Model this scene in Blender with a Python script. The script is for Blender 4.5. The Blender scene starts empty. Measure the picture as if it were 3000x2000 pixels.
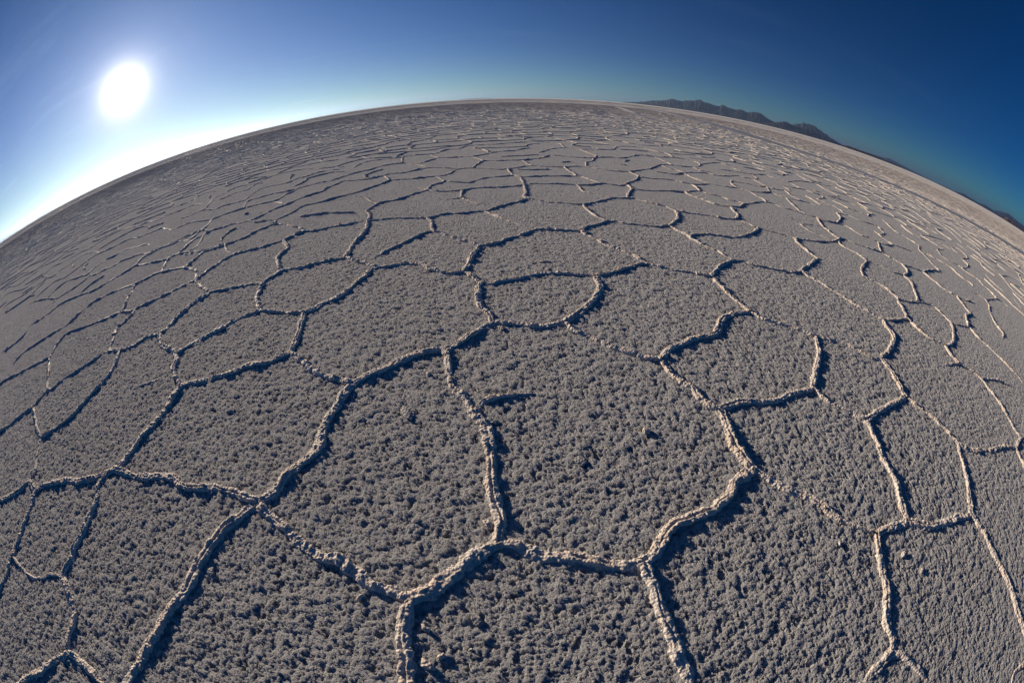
import bpy, math, random
import numpy as np
from mathutils import Vector, Matrix
from mathutils.geometry import delaunay_2d_cdt

S = bpy.context.scene
C = S.collection
R = math.radians
PI = math.pi
rng = np.random.default_rng(7)

# ------------------------------------------------------------------ settings
EXPOSURE = 0.08
SKY_STR = 0.052
DENOISE = True
POLAR = 0.35
SKY_SAT = 1.5
SKY_TINT = (0.28, 0.98, 1.34)
G1 = (60.0, 1.9, 1.35)      # strength, width in degrees, falloff
G2 = (8.0, 5.0, 1.0)
G3 = (2.2, 17.0, 1.0)
HZ = 11.0
GRID_K = 0.0017
PLATE_A = (0.40, 0.39, 0.375)
PLATE_B = (0.44, 0.43, 0.41)
PLATE_C = (0.47, 0.43, 0.385)
PLATE_ROUGH = 0.8
PLATE_SPEC = 0.0
RIDGE_A = (0.82, 0.73, 0.62)
RIDGE_B = (0.80, 0.65, 0.51)
RIDGE_C = (0.90, 0.86, 0.81)
RIDGE_SSS = 0.0
BUMP = (0.020, 0.013, 0.020, 0.0022, 0.016)
TRK_A = (0.39, 0.385, 0.38)
TRK_B = (0.43, 0.42, 0.41)
HAZE = 1.8e-5
HAZE_COL = (0.50, 0.70, 1.0)

# ------------------------------------------------------------------ camera: a 15 mm class fisheye, tilted down
CAM_H = 1.5
cam_d = bpy.data.cameras.new('camera')
cam = bpy.data.objects.new('camera', cam_d); C.objects.link(cam)
cam_d.type = 'PANO'
try:
    cam_d.cycles.panorama_type = 'FISHEYE_EQUISOLID'
    cam_d.cycles.fisheye_lens = 15.573
    cam_d.cycles.fisheye_fov = R(200)
except AttributeError:
    cam_d.panorama_type = 'FISHEYE_EQUISOLID'
    cam_d.fisheye_lens = 15.573
    cam_d.fisheye_fov = R(200)
cam_d.sensor_width = 36.0; cam_d.sensor_height = 24.0; cam_d.sensor_fit = 'HORIZONTAL'
cam_d.clip_start = 0.02; cam_d.clip_end = 200000
cam.location = (0, 0, CAM_H)
cam.rotation_euler = (Matrix.Rotation(R(90 - 31.845), 3, 'X') @ Matrix.Rotation(R(-0.68), 3, 'Z')).to_euler()
S.camera = cam

# ------------------------------------------------------------------ light
SUN_EL, SUN_AZ = 10.4, -48.9                   # azimuth from +Y towards +X
sdir = Vector((math.sin(R(SUN_AZ)) * math.cos(R(SUN_EL)), math.cos(R(SUN_AZ)) * math.cos(R(SUN_EL)), math.sin(R(SUN_EL))))
sun_d = bpy.data.lights.new('sun', 'SUN'); sun_d.energy = 5.0; sun_d.angle = R(0.53); sun_d.color = (1.0, 0.85, 0.68)
sun = bpy.data.objects.new('sun', sun_d); C.objects.link(sun)
sun.rotation_euler = sdir.to_track_quat('Z', 'Y').to_euler(); sun.location = sdir * 50

class NT:
    def __init__(s, tree): s.t = tree; s.n = tree.nodes; s.l = tree.links
    def new(s, typ, **kw):
        nd = s.n.new(typ)
        ins = kw.pop('ins', {})
        for k, v in kw.items(): setattr(nd, k, v)
        for k, v in ins.items(): s.put(nd.inputs[k], v)
        return nd
    def put(s, sock, v):
        if isinstance(v, bpy.types.NodeSocket): s.l.new(v, sock)
        else: sock.default_value = v
    def math(s, op, a, b=None, c=None, clamp=False):
        nd = s.n.new('ShaderNodeMath'); nd.operation = op; nd.use_clamp = clamp
        for i, v in enumerate((a, b, c)):
            if v is not None: s.put(nd.inputs[i], v)
        return nd.outputs[0]
    def mix(s, f, a, b, blend='MIX'):
        nd = s.n.new('ShaderNodeMix'); nd.data_type = 'RGBA'; nd.blend_type = blend
        s.put(nd.inputs[0], f); s.put(nd.inputs[6], a); s.put(nd.inputs[7], b)
        return nd.outputs[2]
    def ramp(s, fac, stops, interp='LINEAR'):
        nd = s.n.new('ShaderNodeValToRGB'); nd.color_ramp.interpolation = interp
        e = nd.color_ramp.elements
        while len(e) < len(stops): e.new(0.5)
        for q, (p, c) in zip(e, stops): q.position = p; q.color = (*c, 1) if len(c) == 3 else c
        s.put(nd.inputs[0], fac); return nd.outputs[0]
    def maprange(s, v, a, b, c=0.0, d=1.0, typ='LINEAR'):
        nd = s.n.new('ShaderNodeMapRange'); nd.interpolation_type = typ
        for i, x in enumerate((v, a, b, c, d)): s.put(nd.inputs[i], x)
        return nd.outputs[0]

W = bpy.data.worlds.new('World'); S.world = W; W.use_nodes = True
w = NT(W.node_tree); w.n.clear()
sky = w.new('ShaderNodeTexSky', sky_type='NISHITA', sun_disc=False, sun_elevation=R(SUN_EL), sun_rotation=R(SUN_AZ),
            altitude=3600.0, air_density=1.0, dust_density=0.6, ozone_density=2.5)
geo = w.new('ShaderNodeTexCoord')
nrm = w.new('ShaderNodeVectorMath', operation='NORMALIZE'); w.l.new(geo.outputs['Generated'], nrm.inputs[0])
dot = w.new('ShaderNodeVectorMath', operation='DOT_PRODUCT'); w.l.new(nrm.outputs[0], dot.inputs[0]); dot.inputs[1].default_value = sdir
ang = w.math('MULTIPLY', w.math('ARCCOSINE', w.math('MINIMUM', dot.outputs['Value'], 1.0)), 180 / PI)
sep = w.new('ShaderNodeSeparateXYZ'); w.l.new(nrm.outputs[0], sep.inputs[0])
elev = w.math('MULTIPLY', w.math('ARCSINE', sep.outputs['Z']), 180 / PI)
# deep polarised mountain blue
hsv = w.new('ShaderNodeHueSaturation', ins={'Hue': 0.5, 'Saturation': SKY_SAT, 'Value': 1.0}); w.l.new(sky.outputs[0], hsv.inputs['Color'])
pol = w.math('SUBTRACT', 1.0, w.math('MULTIPLY', POLAR, w.math('POWER', w.math('SINE', w.math('MULTIPLY', ang, PI / 180)), 2.0)))
base0 = w.mix(1.0, hsv.outputs[0], (*SKY_TINT, 1), 'MULTIPLY')
bn = w.new('ShaderNodeVectorMath', operation='SCALE'); w.l.new(base0, bn.inputs[0]); w.l.new(pol, bn.inputs['Scale']); base = bn.outputs[0]
# high thin cirrus, seen only as faint streaks
prj = w.new('ShaderNodeCombineXYZ')
zz = w.math('MAXIMUM', w.math('ADD', sep.outputs['Z'], 0.06), 0.02)
w.l.new(w.math('DIVIDE', sep.outputs['X'], zz), prj.inputs[0]); w.l.new(w.math('DIVIDE', sep.outputs['Y'], zz), prj.inputs[1])
mp = w.new('ShaderNodeMapping'); w.l.new(prj.outputs[0], mp.inputs[0]); mp.inputs['Rotation'].default_value = (0, 0, R(62)); mp.inputs['Scale'].default_value = (0.35, 1.9, 1)
cn = w.new('ShaderNodeTexNoise', ins={'Scale': 1.1, 'Detail': 7.0, 'Roughness': 0.62, 'Distortion': 0.5}); w.l.new(mp.outputs[0], cn.inputs['Vector'])
cm = w.new('ShaderNodeTexNoise', ins={'Scale': 0.28, 'Detail': 2.0}); w.l.new(prj.outputs[0], cm.inputs['Vector'])
cir = w.math('MULTIPLY', w.maprange(cn.outputs[0], 0.52, 0.80, 0.0, 1.0, 'SMOOTHSTEP'), w.maprange(cm.outputs[0], 0.42, 0.66, 0.0, 1.0, 'SMOOTHSTEP'))
cfade = w.math('ADD', 0.05, w.math('MULTIPLY', 0.55, w.math('EXPONENT', w.math('DIVIDE', ang, -28.0))))
cirrus = w.math('MULTIPLY', cir, cfade)
# bright glow round the sun: dusty air, but mostly lens glare painted into the sky
def glow(a, s, p):
    return w.math('MULTIPLY', a, w.math('EXPONENT', w.math('MULTIPLY', -1.0, w.math('POWER', w.math('DIVIDE', ang, s), p))))
g1 = glow(*G1); g2 = glow(*G2); g3 = glow(*G3)
def scaled(col, f):
    nd = w.new('ShaderNodeVectorMath', operation='SCALE'); nd.inputs[0].default_value = col; w.l.new(f, nd.inputs['Scale']); return nd.outputs[0]
def add(a, b):
    nd = w.new('ShaderNodeVectorMath', operation='ADD'); w.l.new(a, nd.inputs[0]); w.l.new(b, nd.inputs[1]); return nd.outputs[0]
tot = add(add(add(base, scaled((1.0, 0.93, 0.82), g1)), scaled((1.0, 0.97, 0.93), g2)), scaled((0.60, 0.82, 1.0), g3))
# low warm band near the horizon below the sun
hz = w.math('MULTIPLY', w.math('EXPONENT', w.math('MULTIPLY', -1.0, w.math('DIVIDE', w.math('ABSOLUTE', elev), 6.5))), w.math('EXPONENT', w.math('DIVIDE', ang, -34.0)))
tot = w.mix(w.math('MULTIPLY', hz, 1.6, clamp=True), tot, w.mix(1.0, tot, (1.0, 0.74, 0.50, 1), 'MULTIPLY'))
tot = add(tot, scaled((1.0, 0.74, 0.50), w.math('MULTIPLY', HZ, hz)))
tot = add(tot, scaled((0.9, 0.95, 1.0), w.math('MULTIPLY', 4.0, cirrus)))
bg = w.new('ShaderNodeBackground', ins={'Strength': SKY_STR}); w.l.new(tot, bg.inputs[0])
wo = w.new('ShaderNodeOutputWorld'); w.l.new(bg.outputs[0], wo.inputs[0])

S.view_settings.view_transform = 'Standard'; S.view_settings.look = 'None'
S.view_settings.exposure = EXPOSURE; S.view_settings.gamma = 1.0
S.render.engine = 'CYCLES'
S.cycles.max_bounces = 4; S.cycles.diffuse_bounces = 3; S.cycles.use_denoising = DENOISE

RIDGES = [
(4.6,'tall crusty salt ridge sweeping from the four way crossing down to the bottom edge',[(-1.181,1.031),(-1.221,0.975),(-1.253,0.921),(-1.304,0.845),(-1.335,0.765),(-1.353,0.68),(-1.36,0.59),(-1.372,0.51),(-1.403,0.423),(-1.426,0.339),(-1.444,0.264),(-1.452,0.186),(-1.47,0.102),(-1.49,0.017),(-1.523,-0.067),(-1.541,-0.109),(-1.589,-0.27)]),
(4.4,'broken double crested salt ridge running down from the right end of the forked nearest ridge',[(0.497,0.797),(0.506,0.713),(0.522,0.655),(0.525,0.587),(0.53,0.52),(0.549,0.464),(0.553,0.386),(0.572,0.317),(0.577,0.261),(0.578,0.165)]),
(4.0,'thin curved salt ridge joining the four way crossing to the fork at bottom centre',[(-0.382,0.66),(-0.452,0.683),(-0.534,0.71),(-0.604,0.75),(-0.678,0.79),(-0.748,0.801),(-0.835,0.833),(-0.922,0.874),(-1.013,0.933),(-1.113,0.995),(-1.181,1.031)]),
(5.0,'thick pinkish salt ridge curving up to the sharp corner of the largest central plate',[(0.497,0.797),(0.557,0.85),(0.605,0.919),(0.658,0.967),(0.704,0.985),(0.78,0.997),(0.852,1.011),(0.91,1.045),(0.952,1.074),(1.021,1.147),(1.089,1.185),(1.152,1.227)]),
(4.4,'thick cracked double salt ridge closing the bottom of the largest central plate',[(-0.054,0.922),(0.002,0.925),(0.055,0.902),(0.112,0.871),(0.193,0.856),(0.279,0.832),(0.353,0.811),(0.429,0.795),(0.497,0.797)]),
(4.6,'upright split salt ridge with a dark crack, standing between the two largest central plates',[(-0.054,0.922),(-0.054,1.0),(-0.071,1.102),(-0.097,1.237),(-0.099,1.347),(-0.11,1.474),(-0.134,1.618),(-0.175,1.675),(-0.205,1.759)]),
(4.6,'upright salt ridge dropping from the bottom centre fork to the bottom edge',[(-0.382,0.66),(-0.384,0.607),(-0.385,0.543),(-0.376,0.481),(-0.358,0.409),(-0.345,0.32),(-0.334,0.213)]),
(5.0,'thick lumpy salt ridge linking the bottom centre fork with the upright split ridge',[(-0.054,0.922),(-0.103,0.903),(-0.149,0.867),(-0.198,0.816),(-0.247,0.772),(-0.279,0.736),(-0.321,0.703),(-0.358,0.676),(-0.382,0.66)]),
(4.6,'long lit salt ridge climbing from the four way crossing to the broad arched ridge',[(-1.181,1.031),(-1.122,1.107),(-1.101,1.189),(-1.059,1.266),(-1.016,1.344),(-0.982,1.423),(-0.99,1.552),(-0.985,1.675),(-0.972,1.78),(-0.959,1.892),(-0.934,1.973)]),
(3.6,'slender upright salt ridge on the far left with a bend halfway down',[(-2.396,1.013),(-2.443,0.884),(-2.364,0.776),(-2.348,0.693),(-2.317,0.569),(-2.32,0.438),(-2.292,0.322),(-2.303,0.25),(-2.292,0.198),(-2.201,0.14),(-2.101,0.071),(-2.042,-0.013),(-2.04,-0.104),(-2.006,-0.186)]),
(4.2,'ragged salt ridge running level from the left junction to the four way crossing',[(-1.181,1.031),(-1.274,1.051),(-1.364,1.074),(-1.45,1.079),(-1.532,1.068),(-1.612,1.046),(-1.713,1.052),(-1.822,1.081),(-1.926,1.071),(-2.036,1.041),(-2.148,1.021),(-2.305,1.024),(-2.396,1.013)]),
(3.8,'long straight salt ridge slanting to the lower right corner of the photo',[(2.62,0.468),(2.659,0.329),(2.655,0.177),(2.659,0.024),(2.664,-0.141),(2.651,-0.283),(2.64,-0.437),(2.615,-0.594),(2.602,-0.71)]),
(3.6,'upright salt ridge with a small crystal chunk on its shaded side, lower right',[(1.708,0.643),(1.682,0.592),(1.658,0.524),(1.628,0.432),(1.605,0.34),(1.555,0.254),(1.529,0.179),(1.528,0.093),(1.496,0.032)]),
(4.8,'broad arched salt ridge topping the wide plate left of the centre',[(-0.421,2.307),(-0.5,2.312),(-0.574,2.287),(-0.644,2.236),(-0.713,2.186),(-0.773,2.105),(-0.855,2.042),(-0.934,1.973)]),
(3.4,'jagged low salt ridge trailing off and fading beneath the sharp corner at right',[(1.152,1.227),(1.204,1.154),(1.252,1.094),(1.318,1.029),(1.398,0.986),(1.432,0.933),(1.478,0.861),(1.524,0.789)]),
(4.2,'salt ridge curving down to the junction above the slender far left ridge',[(-2.289,1.887),(-2.311,1.815),(-2.3,1.713),(-2.275,1.617),(-2.284,1.521),(-2.294,1.428),(-2.32,1.334),(-2.323,1.232),(-2.327,1.133),(-2.343,1.048),(-2.396,1.013)]),
(3.8,'slim pinkish salt ridge dropping to the level ragged ridge at lower right',[(2.194,1.435),(2.171,1.307),(2.139,1.189),(2.102,1.065),(2.082,0.902),(2.037,0.808),(2.016,0.722),(1.992,0.641)]),
(4.0,'gently rising salt ridge between two plates at middle left, white lumps at one end',[(-1.518,2.304),(-1.56,2.257),(-1.636,2.201),(-1.723,2.163),(-1.816,2.134),(-1.891,2.068),(-1.972,2.011),(-2.085,1.953),(-2.189,1.92),(-2.289,1.887)]),
(3.4,'thin salt ridge running off the left edge below the left junction',[(-3.189,0.597),(-3.11,0.456),(-3.064,0.327),(-3.026,0.199),(-3.017,0.106),(-3.011,0.012),(-2.979,-0.096),(-2.983,-0.207),(-2.99,-0.305),(-2.962,-0.491)]),
(4.2,'bowed salt ridge rising in a step to a broken row of crumbs, right of centre',[(0.937,2.184),(1.026,2.283),(1.14,2.355),(1.23,2.411),(1.354,2.449),(1.482,2.511),(1.568,2.644),(1.654,2.74),(1.78,2.792),(1.932,2.822)]),
(4.6,'salt ridge with a steep shaded side leading into the sharp corner of the central plate',[(1.144,1.688),(1.132,1.612),(1.117,1.479),(1.121,1.375),(1.135,1.296),(1.152,1.227)]),
(3.8,'smooth pale salt ridge rising rightwards along the bottom of a rounded plate',[(1.144,1.688),(1.269,1.717),(1.389,1.718),(1.516,1.698),(1.634,1.736),(1.757,1.769),(1.922,1.792)]),
(3.6,'long low salt ridge from the small oval plate to the bowed stepped ridge',[(0.359,2.65),(0.449,2.525),(0.537,2.426),(0.641,2.331),(0.73,2.275),(0.824,2.202),(0.937,2.184)]),
(4.0,'thick broken salt ridge descending from the bowed stepped ridge',[(0.937,2.184),(0.942,2.05),(0.982,1.955),(1.035,1.878),(1.059,1.777),(1.096,1.72),(1.144,1.688)]),
(3.6,'dark sided salt ridge forming the back rim of the small oval plate',[(0.723,3.467),(0.534,3.507),(0.376,3.523),(0.216,3.491),(0.083,3.412),(-0.07,3.369),(-0.169,3.311),(-0.259,3.346)]),
(3.8,'short salt ridge leaving the lower right junction towards the bottom edge',[(1.496,0.032),(1.428,0.017),(1.353,-0.001),(1.292,-0.018),(1.215,-0.041)]),
(3.6,'short double salt ridge leaving the lower left junction towards the bottom edge, slanting right',[(-2.006,-0.186),(-1.915,-0.184),(-1.816,-0.184),(-1.734,-0.193),(-1.665,-0.179),(-1.551,-0.177)]),
(4.0,'crested salt ridge just left of the left hand junction, flaky top',[(-2.396,1.013),(-2.478,0.942),(-2.551,0.889),(-2.716,0.832),(-2.909,0.778),(-3.065,0.696),(-3.189,0.597)]),
(3.6,'short flaky salt ridge in the lower left corner, slanting down to the left',[(-2.006,-0.186),(-2.089,-0.286),(-2.165,-0.385),(-2.261,-0.502),(-2.352,-0.618),(-2.502,-0.786)]),
(3.8,'lumpy white double salt ridge meeting the lower end of the broad arched ridge',[(-1.518,2.304),(-1.386,2.203),(-1.263,2.1),(-1.168,2.053),(-1.093,2.023),(-1.026,2.009),(-0.934,1.973)]),
(3.4,'long salt ridge with a dark shaded side crossing the left of the photo',[(-4.389,1.622),(-4.287,1.681),(-4.227,1.835),(-4.108,1.969),(-3.997,2.128),(-3.928,2.234),(-3.831,2.315),(-3.621,2.342),(-3.453,2.419),(-3.373,2.55),(-3.232,2.625)]),
(4.0,'short level salt ridge forming the front rim of the small oval plate',[(-0.125,2.661),(-0.019,2.637),(0.084,2.614),(0.208,2.601),(0.294,2.63),(0.359,2.65)]),
(4.0,'short ragged level salt ridge with a jagged crest at lower right',[(1.992,0.641),(2.137,0.568),(2.274,0.517),(2.426,0.509),(2.62,0.468)]),
(4.0,'salt ridge climbing rightwards behind the wide plate left of the centre',[(-1.654,2.897),(-1.595,2.945),(-1.546,3.035),(-1.484,3.099),(-1.428,3.179),(-1.383,3.388),(-1.33,3.547),(-1.311,3.687),(-1.263,3.766)]),
(4.0,'gently humped salt ridge with white lumps at the back of the wide left central plate',[(-1.263,3.766),(-1.169,3.78),(-1.054,3.805),(-0.939,3.83),(-0.841,3.781),(-0.751,3.68),(-0.641,3.599),(-0.526,3.556),(-0.421,3.584)]),
(4.4,'steep lit salt ridge between the small oval plate and the broad arched ridge',[(-0.125,2.661),(-0.194,2.579),(-0.271,2.501),(-0.334,2.408),(-0.377,2.354),(-0.421,2.307)]),
(3.2,'broken line of salt crumbs leading up from the upright split ridge to the broad arch',[(-0.205,1.759),(-0.267,1.861),(-0.331,1.95),(-0.366,2.074),(-0.4,2.216),(-0.421,2.307)]),
(4.4,'curved pale salt ridge forming the right rim of the small oval plate',[(0.723,3.467),(0.724,3.256),(0.656,3.057),(0.571,2.902),(0.459,2.76),(0.359,2.65)]),
(3.8,'slim upright salt ridge with loose flakes at far lower right',[(3.047,1.006),(2.986,0.934),(2.907,0.801),(2.794,0.66),(2.699,0.553),(2.62,0.468)]),
(3.2,'salt ridge rising rightwards to the white rimmed plate at middle left',[(-2.693,2.284),(-2.646,2.385),(-2.562,2.477),(-2.48,2.571),(-2.418,2.666),(-2.358,2.765),(-2.279,2.864),(-2.222,2.914),(-2.157,2.963)]),
(3.0,'crumbly salt ridge leaving the lower right junction towards the bottom right',[(1.496,0.032),(1.554,-0.015),(1.608,-0.106),(1.655,-0.196),(1.696,-0.285)]),
(3.6,'rounded salt ridge forming the back rim of the wide middle plate',[(-0.308,4.274),(-0.22,4.295),(-0.114,4.373),(-0.024,4.484),(0.089,4.57),(0.187,4.693),(0.289,4.79),(0.399,4.807),(0.506,4.792),(0.604,4.779),(0.7,4.75),(0.793,4.771)]),
(3.2,'short low salt ridge below the rounded plate, slanting down to the right',[(1.922,1.792),(1.96,1.699),(2.018,1.614),(2.087,1.543),(2.194,1.435)]),
(3.4,'dark sided salt ridge right of the broken row of crumbs',[(1.932,2.822),(2.02,2.697),(2.137,2.625),(2.258,2.553),(2.349,2.458),(2.399,2.43)]),
(2.2,'faint narrow salt ridge crossing a bare plate at the left of the photo',[(-3.72,1.071),(-3.633,1.127),(-3.511,1.264),(-3.425,1.394),(-3.412,1.554),(-3.413,1.677),(-3.392,1.806),(-3.399,1.96),(-3.464,2.119),(-3.621,2.342)]),
(3.2,'thin salt ridge slanting down towards the slim upright ridge at far right',[(2.84,1.583),(2.894,1.448),(2.983,1.309),(3.02,1.163),(3.047,1.006)]),
(2.0,'isolated thin salt spur jutting out from the upright split ridge',[(-0.205,1.759),(-0.133,1.822),(-0.036,1.859),(0.063,1.873),(0.17,1.881)]),
(3.0,'long rough salt ridge slanting down rightwards, 98 percent across and 59 percent down the photo',[(4.294,1.908),(4.431,1.764),(4.483,1.629),(4.439,1.435),(4.408,1.249),(4.329,1.036),(4.26,0.857),(4.307,0.782)]),
(2.8,'long rough salt ridge slanting up rightwards, 7 percent across and 47 percent down the photo',[(-5.111,3.986),(-5.287,3.925),(-5.513,3.825),(-5.641,3.709),(-5.778,3.593),(-5.801,3.464),(-5.809,3.252),(-5.774,3.085),(-5.806,2.929),(-5.911,2.819),(-6.08,2.635),(-6.27,2.45),(-6.409,2.301),(-6.416,2.154),(-6.361,1.978)]),
(3.2,'long rough salt ridge slanting down rightwards, 84 percent across and 51 percent down the photo',[(2.399,2.43),(2.531,2.386),(2.666,2.313),(2.778,2.207),(2.854,2.103),(2.959,2.075)]),
(3.0,'long rough salt ridge slanting down rightwards, 82 percent across and 43 percent down the photo',[(3.212,3.819),(3.245,3.625),(3.324,3.445),(3.401,3.238),(3.456,3.041),(3.573,2.856),(3.674,2.737)]),
(4.0,'low rough salt ridge slanting up rightwards, 88 percent across and 77 percent down the photo',[(1.708,0.643),(1.794,0.655),(1.884,0.645),(1.992,0.641)]),
(3.4,'low rough salt ridge slanting up rightwards, 1 percent across and 73 percent down the photo',[(-3.189,0.597),(-3.369,0.63),(-3.436,0.519),(-3.541,0.427),(-3.692,0.326),(-3.927,0.163)]),
(2.6,'long thin salt ridge slanting up rightwards, 6 percent across and 44 percent down the photo',[(-6.004,4.846),(-6.055,4.598),(-6.161,4.4),(-6.231,4.254),(-6.307,4.112),(-6.434,4.007),(-6.663,3.969),(-6.858,3.898),(-7.131,3.785),(-7.252,3.649),(-7.265,3.403),(-7.396,3.224),(-7.543,3.046),(-7.312,2.718),(-7.391,2.462),(-7.639,2.229)]),
(3.2,'long rough salt ridge slanting up rightwards, 23 percent across and 37 percent down the photo',[(-2.917,4.946),(-2.974,4.896),(-3.075,4.827),(-3.168,4.742),(-3.284,4.696),(-3.404,4.651),(-3.526,4.608),(-3.565,4.529),(-3.616,4.427),(-3.608,4.286),(-3.662,4.191),(-3.656,4.04),(-3.659,3.845)]),
(3.0,'long rough salt ridge slanting up rightwards, 9 percent across and 48 percent down the photo',[(-5.186,2.182),(-5.285,2.308),(-5.426,2.579),(-5.439,2.721),(-5.193,2.816),(-4.966,2.909),(-4.757,3.0),(-4.621,3.078),(-4.533,3.159),(-4.32,3.155),(-4.244,3.194)]),
(3.6,'long rough salt ridge slanting up rightwards, 31 percent across and 38 percent down the photo',[(-2.394,3.845),(-2.279,3.887),(-2.149,3.887),(-2.057,3.963),(-1.954,4.016),(-1.847,4.058),(-1.753,4.078),(-1.714,4.108)]),
(3.6,'low rough salt ridge slanting up rightwards, 86 percent across and 60 percent down the photo',[(2.84,1.583),(2.619,1.544),(2.4,1.494),(2.194,1.435)]),
(3.2,'low rough salt ridge standing upright, 80 percent across and 53 percent down the photo',[(2.399,2.43),(2.28,2.217),(2.155,2.064),(2.028,1.926),(1.922,1.792)]),
(3.6,'low rough salt ridge standing upright, 47 percent across and 45 percent down the photo',[(-0.259,3.346),(-0.251,3.099),(-0.234,2.917),(-0.15,2.772),(-0.125,2.661)]),
(4.0,'low rough salt ridge slanting up rightwards, 60 percent across and 40 percent down the photo',[(1.256,3.801),(1.067,3.664),(0.897,3.55),(0.723,3.467)]),
(3.4,'long rough salt ridge slanting up rightwards, 2 percent across and 61 percent down the photo',[(-4.96,0.831),(-4.784,0.939),(-4.601,1.091),(-4.507,1.246),(-4.395,1.369),(-4.398,1.499),(-4.389,1.622)]),
(3.2,'long rough salt ridge slanting down rightwards, 60 percent across and 36 percent down the photo',[(0.793,4.771),(0.837,4.613),(0.894,4.495),(0.946,4.411),(0.971,4.301),(1.061,4.199),(1.143,4.077),(1.211,3.984),(1.242,3.869),(1.256,3.801)]),
(3.2,'low rough salt ridge running level, 96 percent across and 66 percent down the photo',[(3.047,1.006),(3.181,0.906),(3.42,0.842),(3.752,0.807),(3.99,0.721)]),
(3.4,'long rough salt ridge running level, 75 percent across and 39 percent down the photo',[(2.366,4.001),(2.478,3.966),(2.591,3.877),(2.733,3.835),(2.881,3.795),(3.034,3.755),(3.212,3.819)]),
(2.2,'long thin salt ridge standing upright, 4 percent across and 65 percent down the photo',[(-3.189,0.597),(-3.368,0.655),(-3.389,0.748),(-3.521,0.869),(-3.642,1.004),(-3.72,1.071),(-3.879,1.139),(-4.122,1.242),(-4.395,1.369)]),
(3.2,'long rough salt ridge slanting up rightwards, 32 percent across and 34 percent down the photo',[(-2.917,4.946),(-2.87,5.069),(-2.812,5.175),(-2.735,5.243),(-2.588,5.217),(-2.452,5.27),(-2.297,5.339),(-2.15,5.355),(-2.027,5.439),(-1.88,5.467)]),
(2.8,'long rough salt ridge running level, 66 percent across and 40 percent down the photo',[(1.256,3.801),(1.412,3.705),(1.548,3.642),(1.744,3.569),(1.875,3.527)]),
(3.6,'low rough salt ridge standing upright, 29 percent across and 49 percent down the photo',[(-1.654,2.897),(-1.62,2.722),(-1.568,2.561),(-1.535,2.413),(-1.518,2.304)]),
(3.2,'long rough salt ridge slanting up rightwards, 18 percent across and 45 percent down the photo',[(-3.232,2.625),(-3.195,2.678),(-3.199,2.819),(-3.206,2.967),(-3.216,3.124),(-3.175,3.249),(-3.131,3.345),(-3.102,3.445)]),
(3.6,'low rough salt ridge slanting down rightwards, 88 percent across and 56 percent down the photo',[(2.959,2.075),(2.947,1.946),(2.9,1.786),(2.858,1.656),(2.84,1.583)]),
(3.0,'long rough salt ridge slanting up rightwards, 39 percent across and 36 percent down the photo',[(-1.408,3.974),(-1.346,4.085),(-1.29,4.229),(-1.225,4.353),(-1.15,4.454),(-1.081,4.59),(-1.009,4.735),(-0.937,4.789),(-0.89,4.815)]),
(3.2,'low rough salt ridge slanting down rightwards, 72 percent across and 44 percent down the photo',[(1.875,3.527),(1.873,3.341),(1.88,3.184),(1.905,3.01),(1.927,2.901),(1.932,2.822)]),
(2.6,'long thin salt ridge slanting up rightwards, 31 percent across and 28 percent down the photo',[(-4.399,6.338),(-4.289,6.439),(-4.247,6.623),(-4.197,6.867),(-4.107,7.051),(-4.028,7.191),(-3.991,7.42),(-3.904,7.639),(-3.768,7.847),(-3.642,8.002),(-3.657,8.316),(-3.572,8.6),(-3.517,8.878),(-3.336,8.827),(-3.084,8.787),(-2.742,8.755)]),
(3.2,'long rough salt ridge running level, 71 percent across and 35 percent down the photo',[(3.531,5.383),(3.294,5.138),(3.087,4.98),(2.875,4.846),(2.725,4.813),(2.559,4.844),(2.39,4.859),(2.105,4.755)]),
(3.2,'low rough salt ridge running level, 28 percent across and 46 percent down the photo',[(-2.157,2.963),(-2.053,2.941),(-1.896,2.915),(-1.762,2.892),(-1.654,2.897)]),
(2.8,'long rough salt ridge slanting up rightwards, 14 percent across and 37 percent down the photo',[(-7.644,4.867),(-7.397,4.845),(-7.238,4.987),(-7.024,5.079),(-6.955,5.285),(-6.762,5.384),(-6.55,5.457),(-6.21,5.449),(-6.054,5.557),(-5.935,5.698),(-5.805,5.882),(-5.656,6.043),(-5.513,6.268)]),
(3.6,'low rough salt ridge standing upright, 87 percent across and 49 percent down the photo',[(3.674,2.737),(3.577,2.617),(3.51,2.421),(3.324,2.269),(2.959,2.075)]),
(2.6,'low thin salt ridge slanting up rightwards, 99 percent across and 100 percent down the photo',[(2.602,-0.71),(2.41,-0.669),(2.351,-0.706),(2.264,-0.725)]),
(3.2,'low rough salt ridge running level, 62 percent across and 33 percent down the photo',[(1.202,5.218),(1.285,5.189),(1.4,5.11),(1.53,5.091),(1.68,5.059),(1.839,5.05),(1.976,5.104)]),
(3.6,'low rough salt ridge standing upright, 17 percent across and 54 percent down the photo',[(-2.289,1.887),(-2.387,1.936),(-2.56,2.084),(-2.605,2.187),(-2.693,2.284)]),
(3.0,'low rough salt ridge running level, 16 percent across and 40 percent down the photo',[(-3.659,3.845),(-3.826,4.071),(-4.046,4.235),(-4.327,4.348),(-4.52,4.343),(-4.694,4.308),(-4.861,4.296),(-4.941,4.19),(-5.041,4.067),(-5.111,3.986)]),
(2.8,'long rough salt ridge slanting up rightwards, 17 percent across and 42 percent down the photo',[(-4.244,3.194),(-4.048,3.359),(-3.935,3.493),(-3.827,3.631),(-3.749,3.737),(-3.659,3.845)]),
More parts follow.
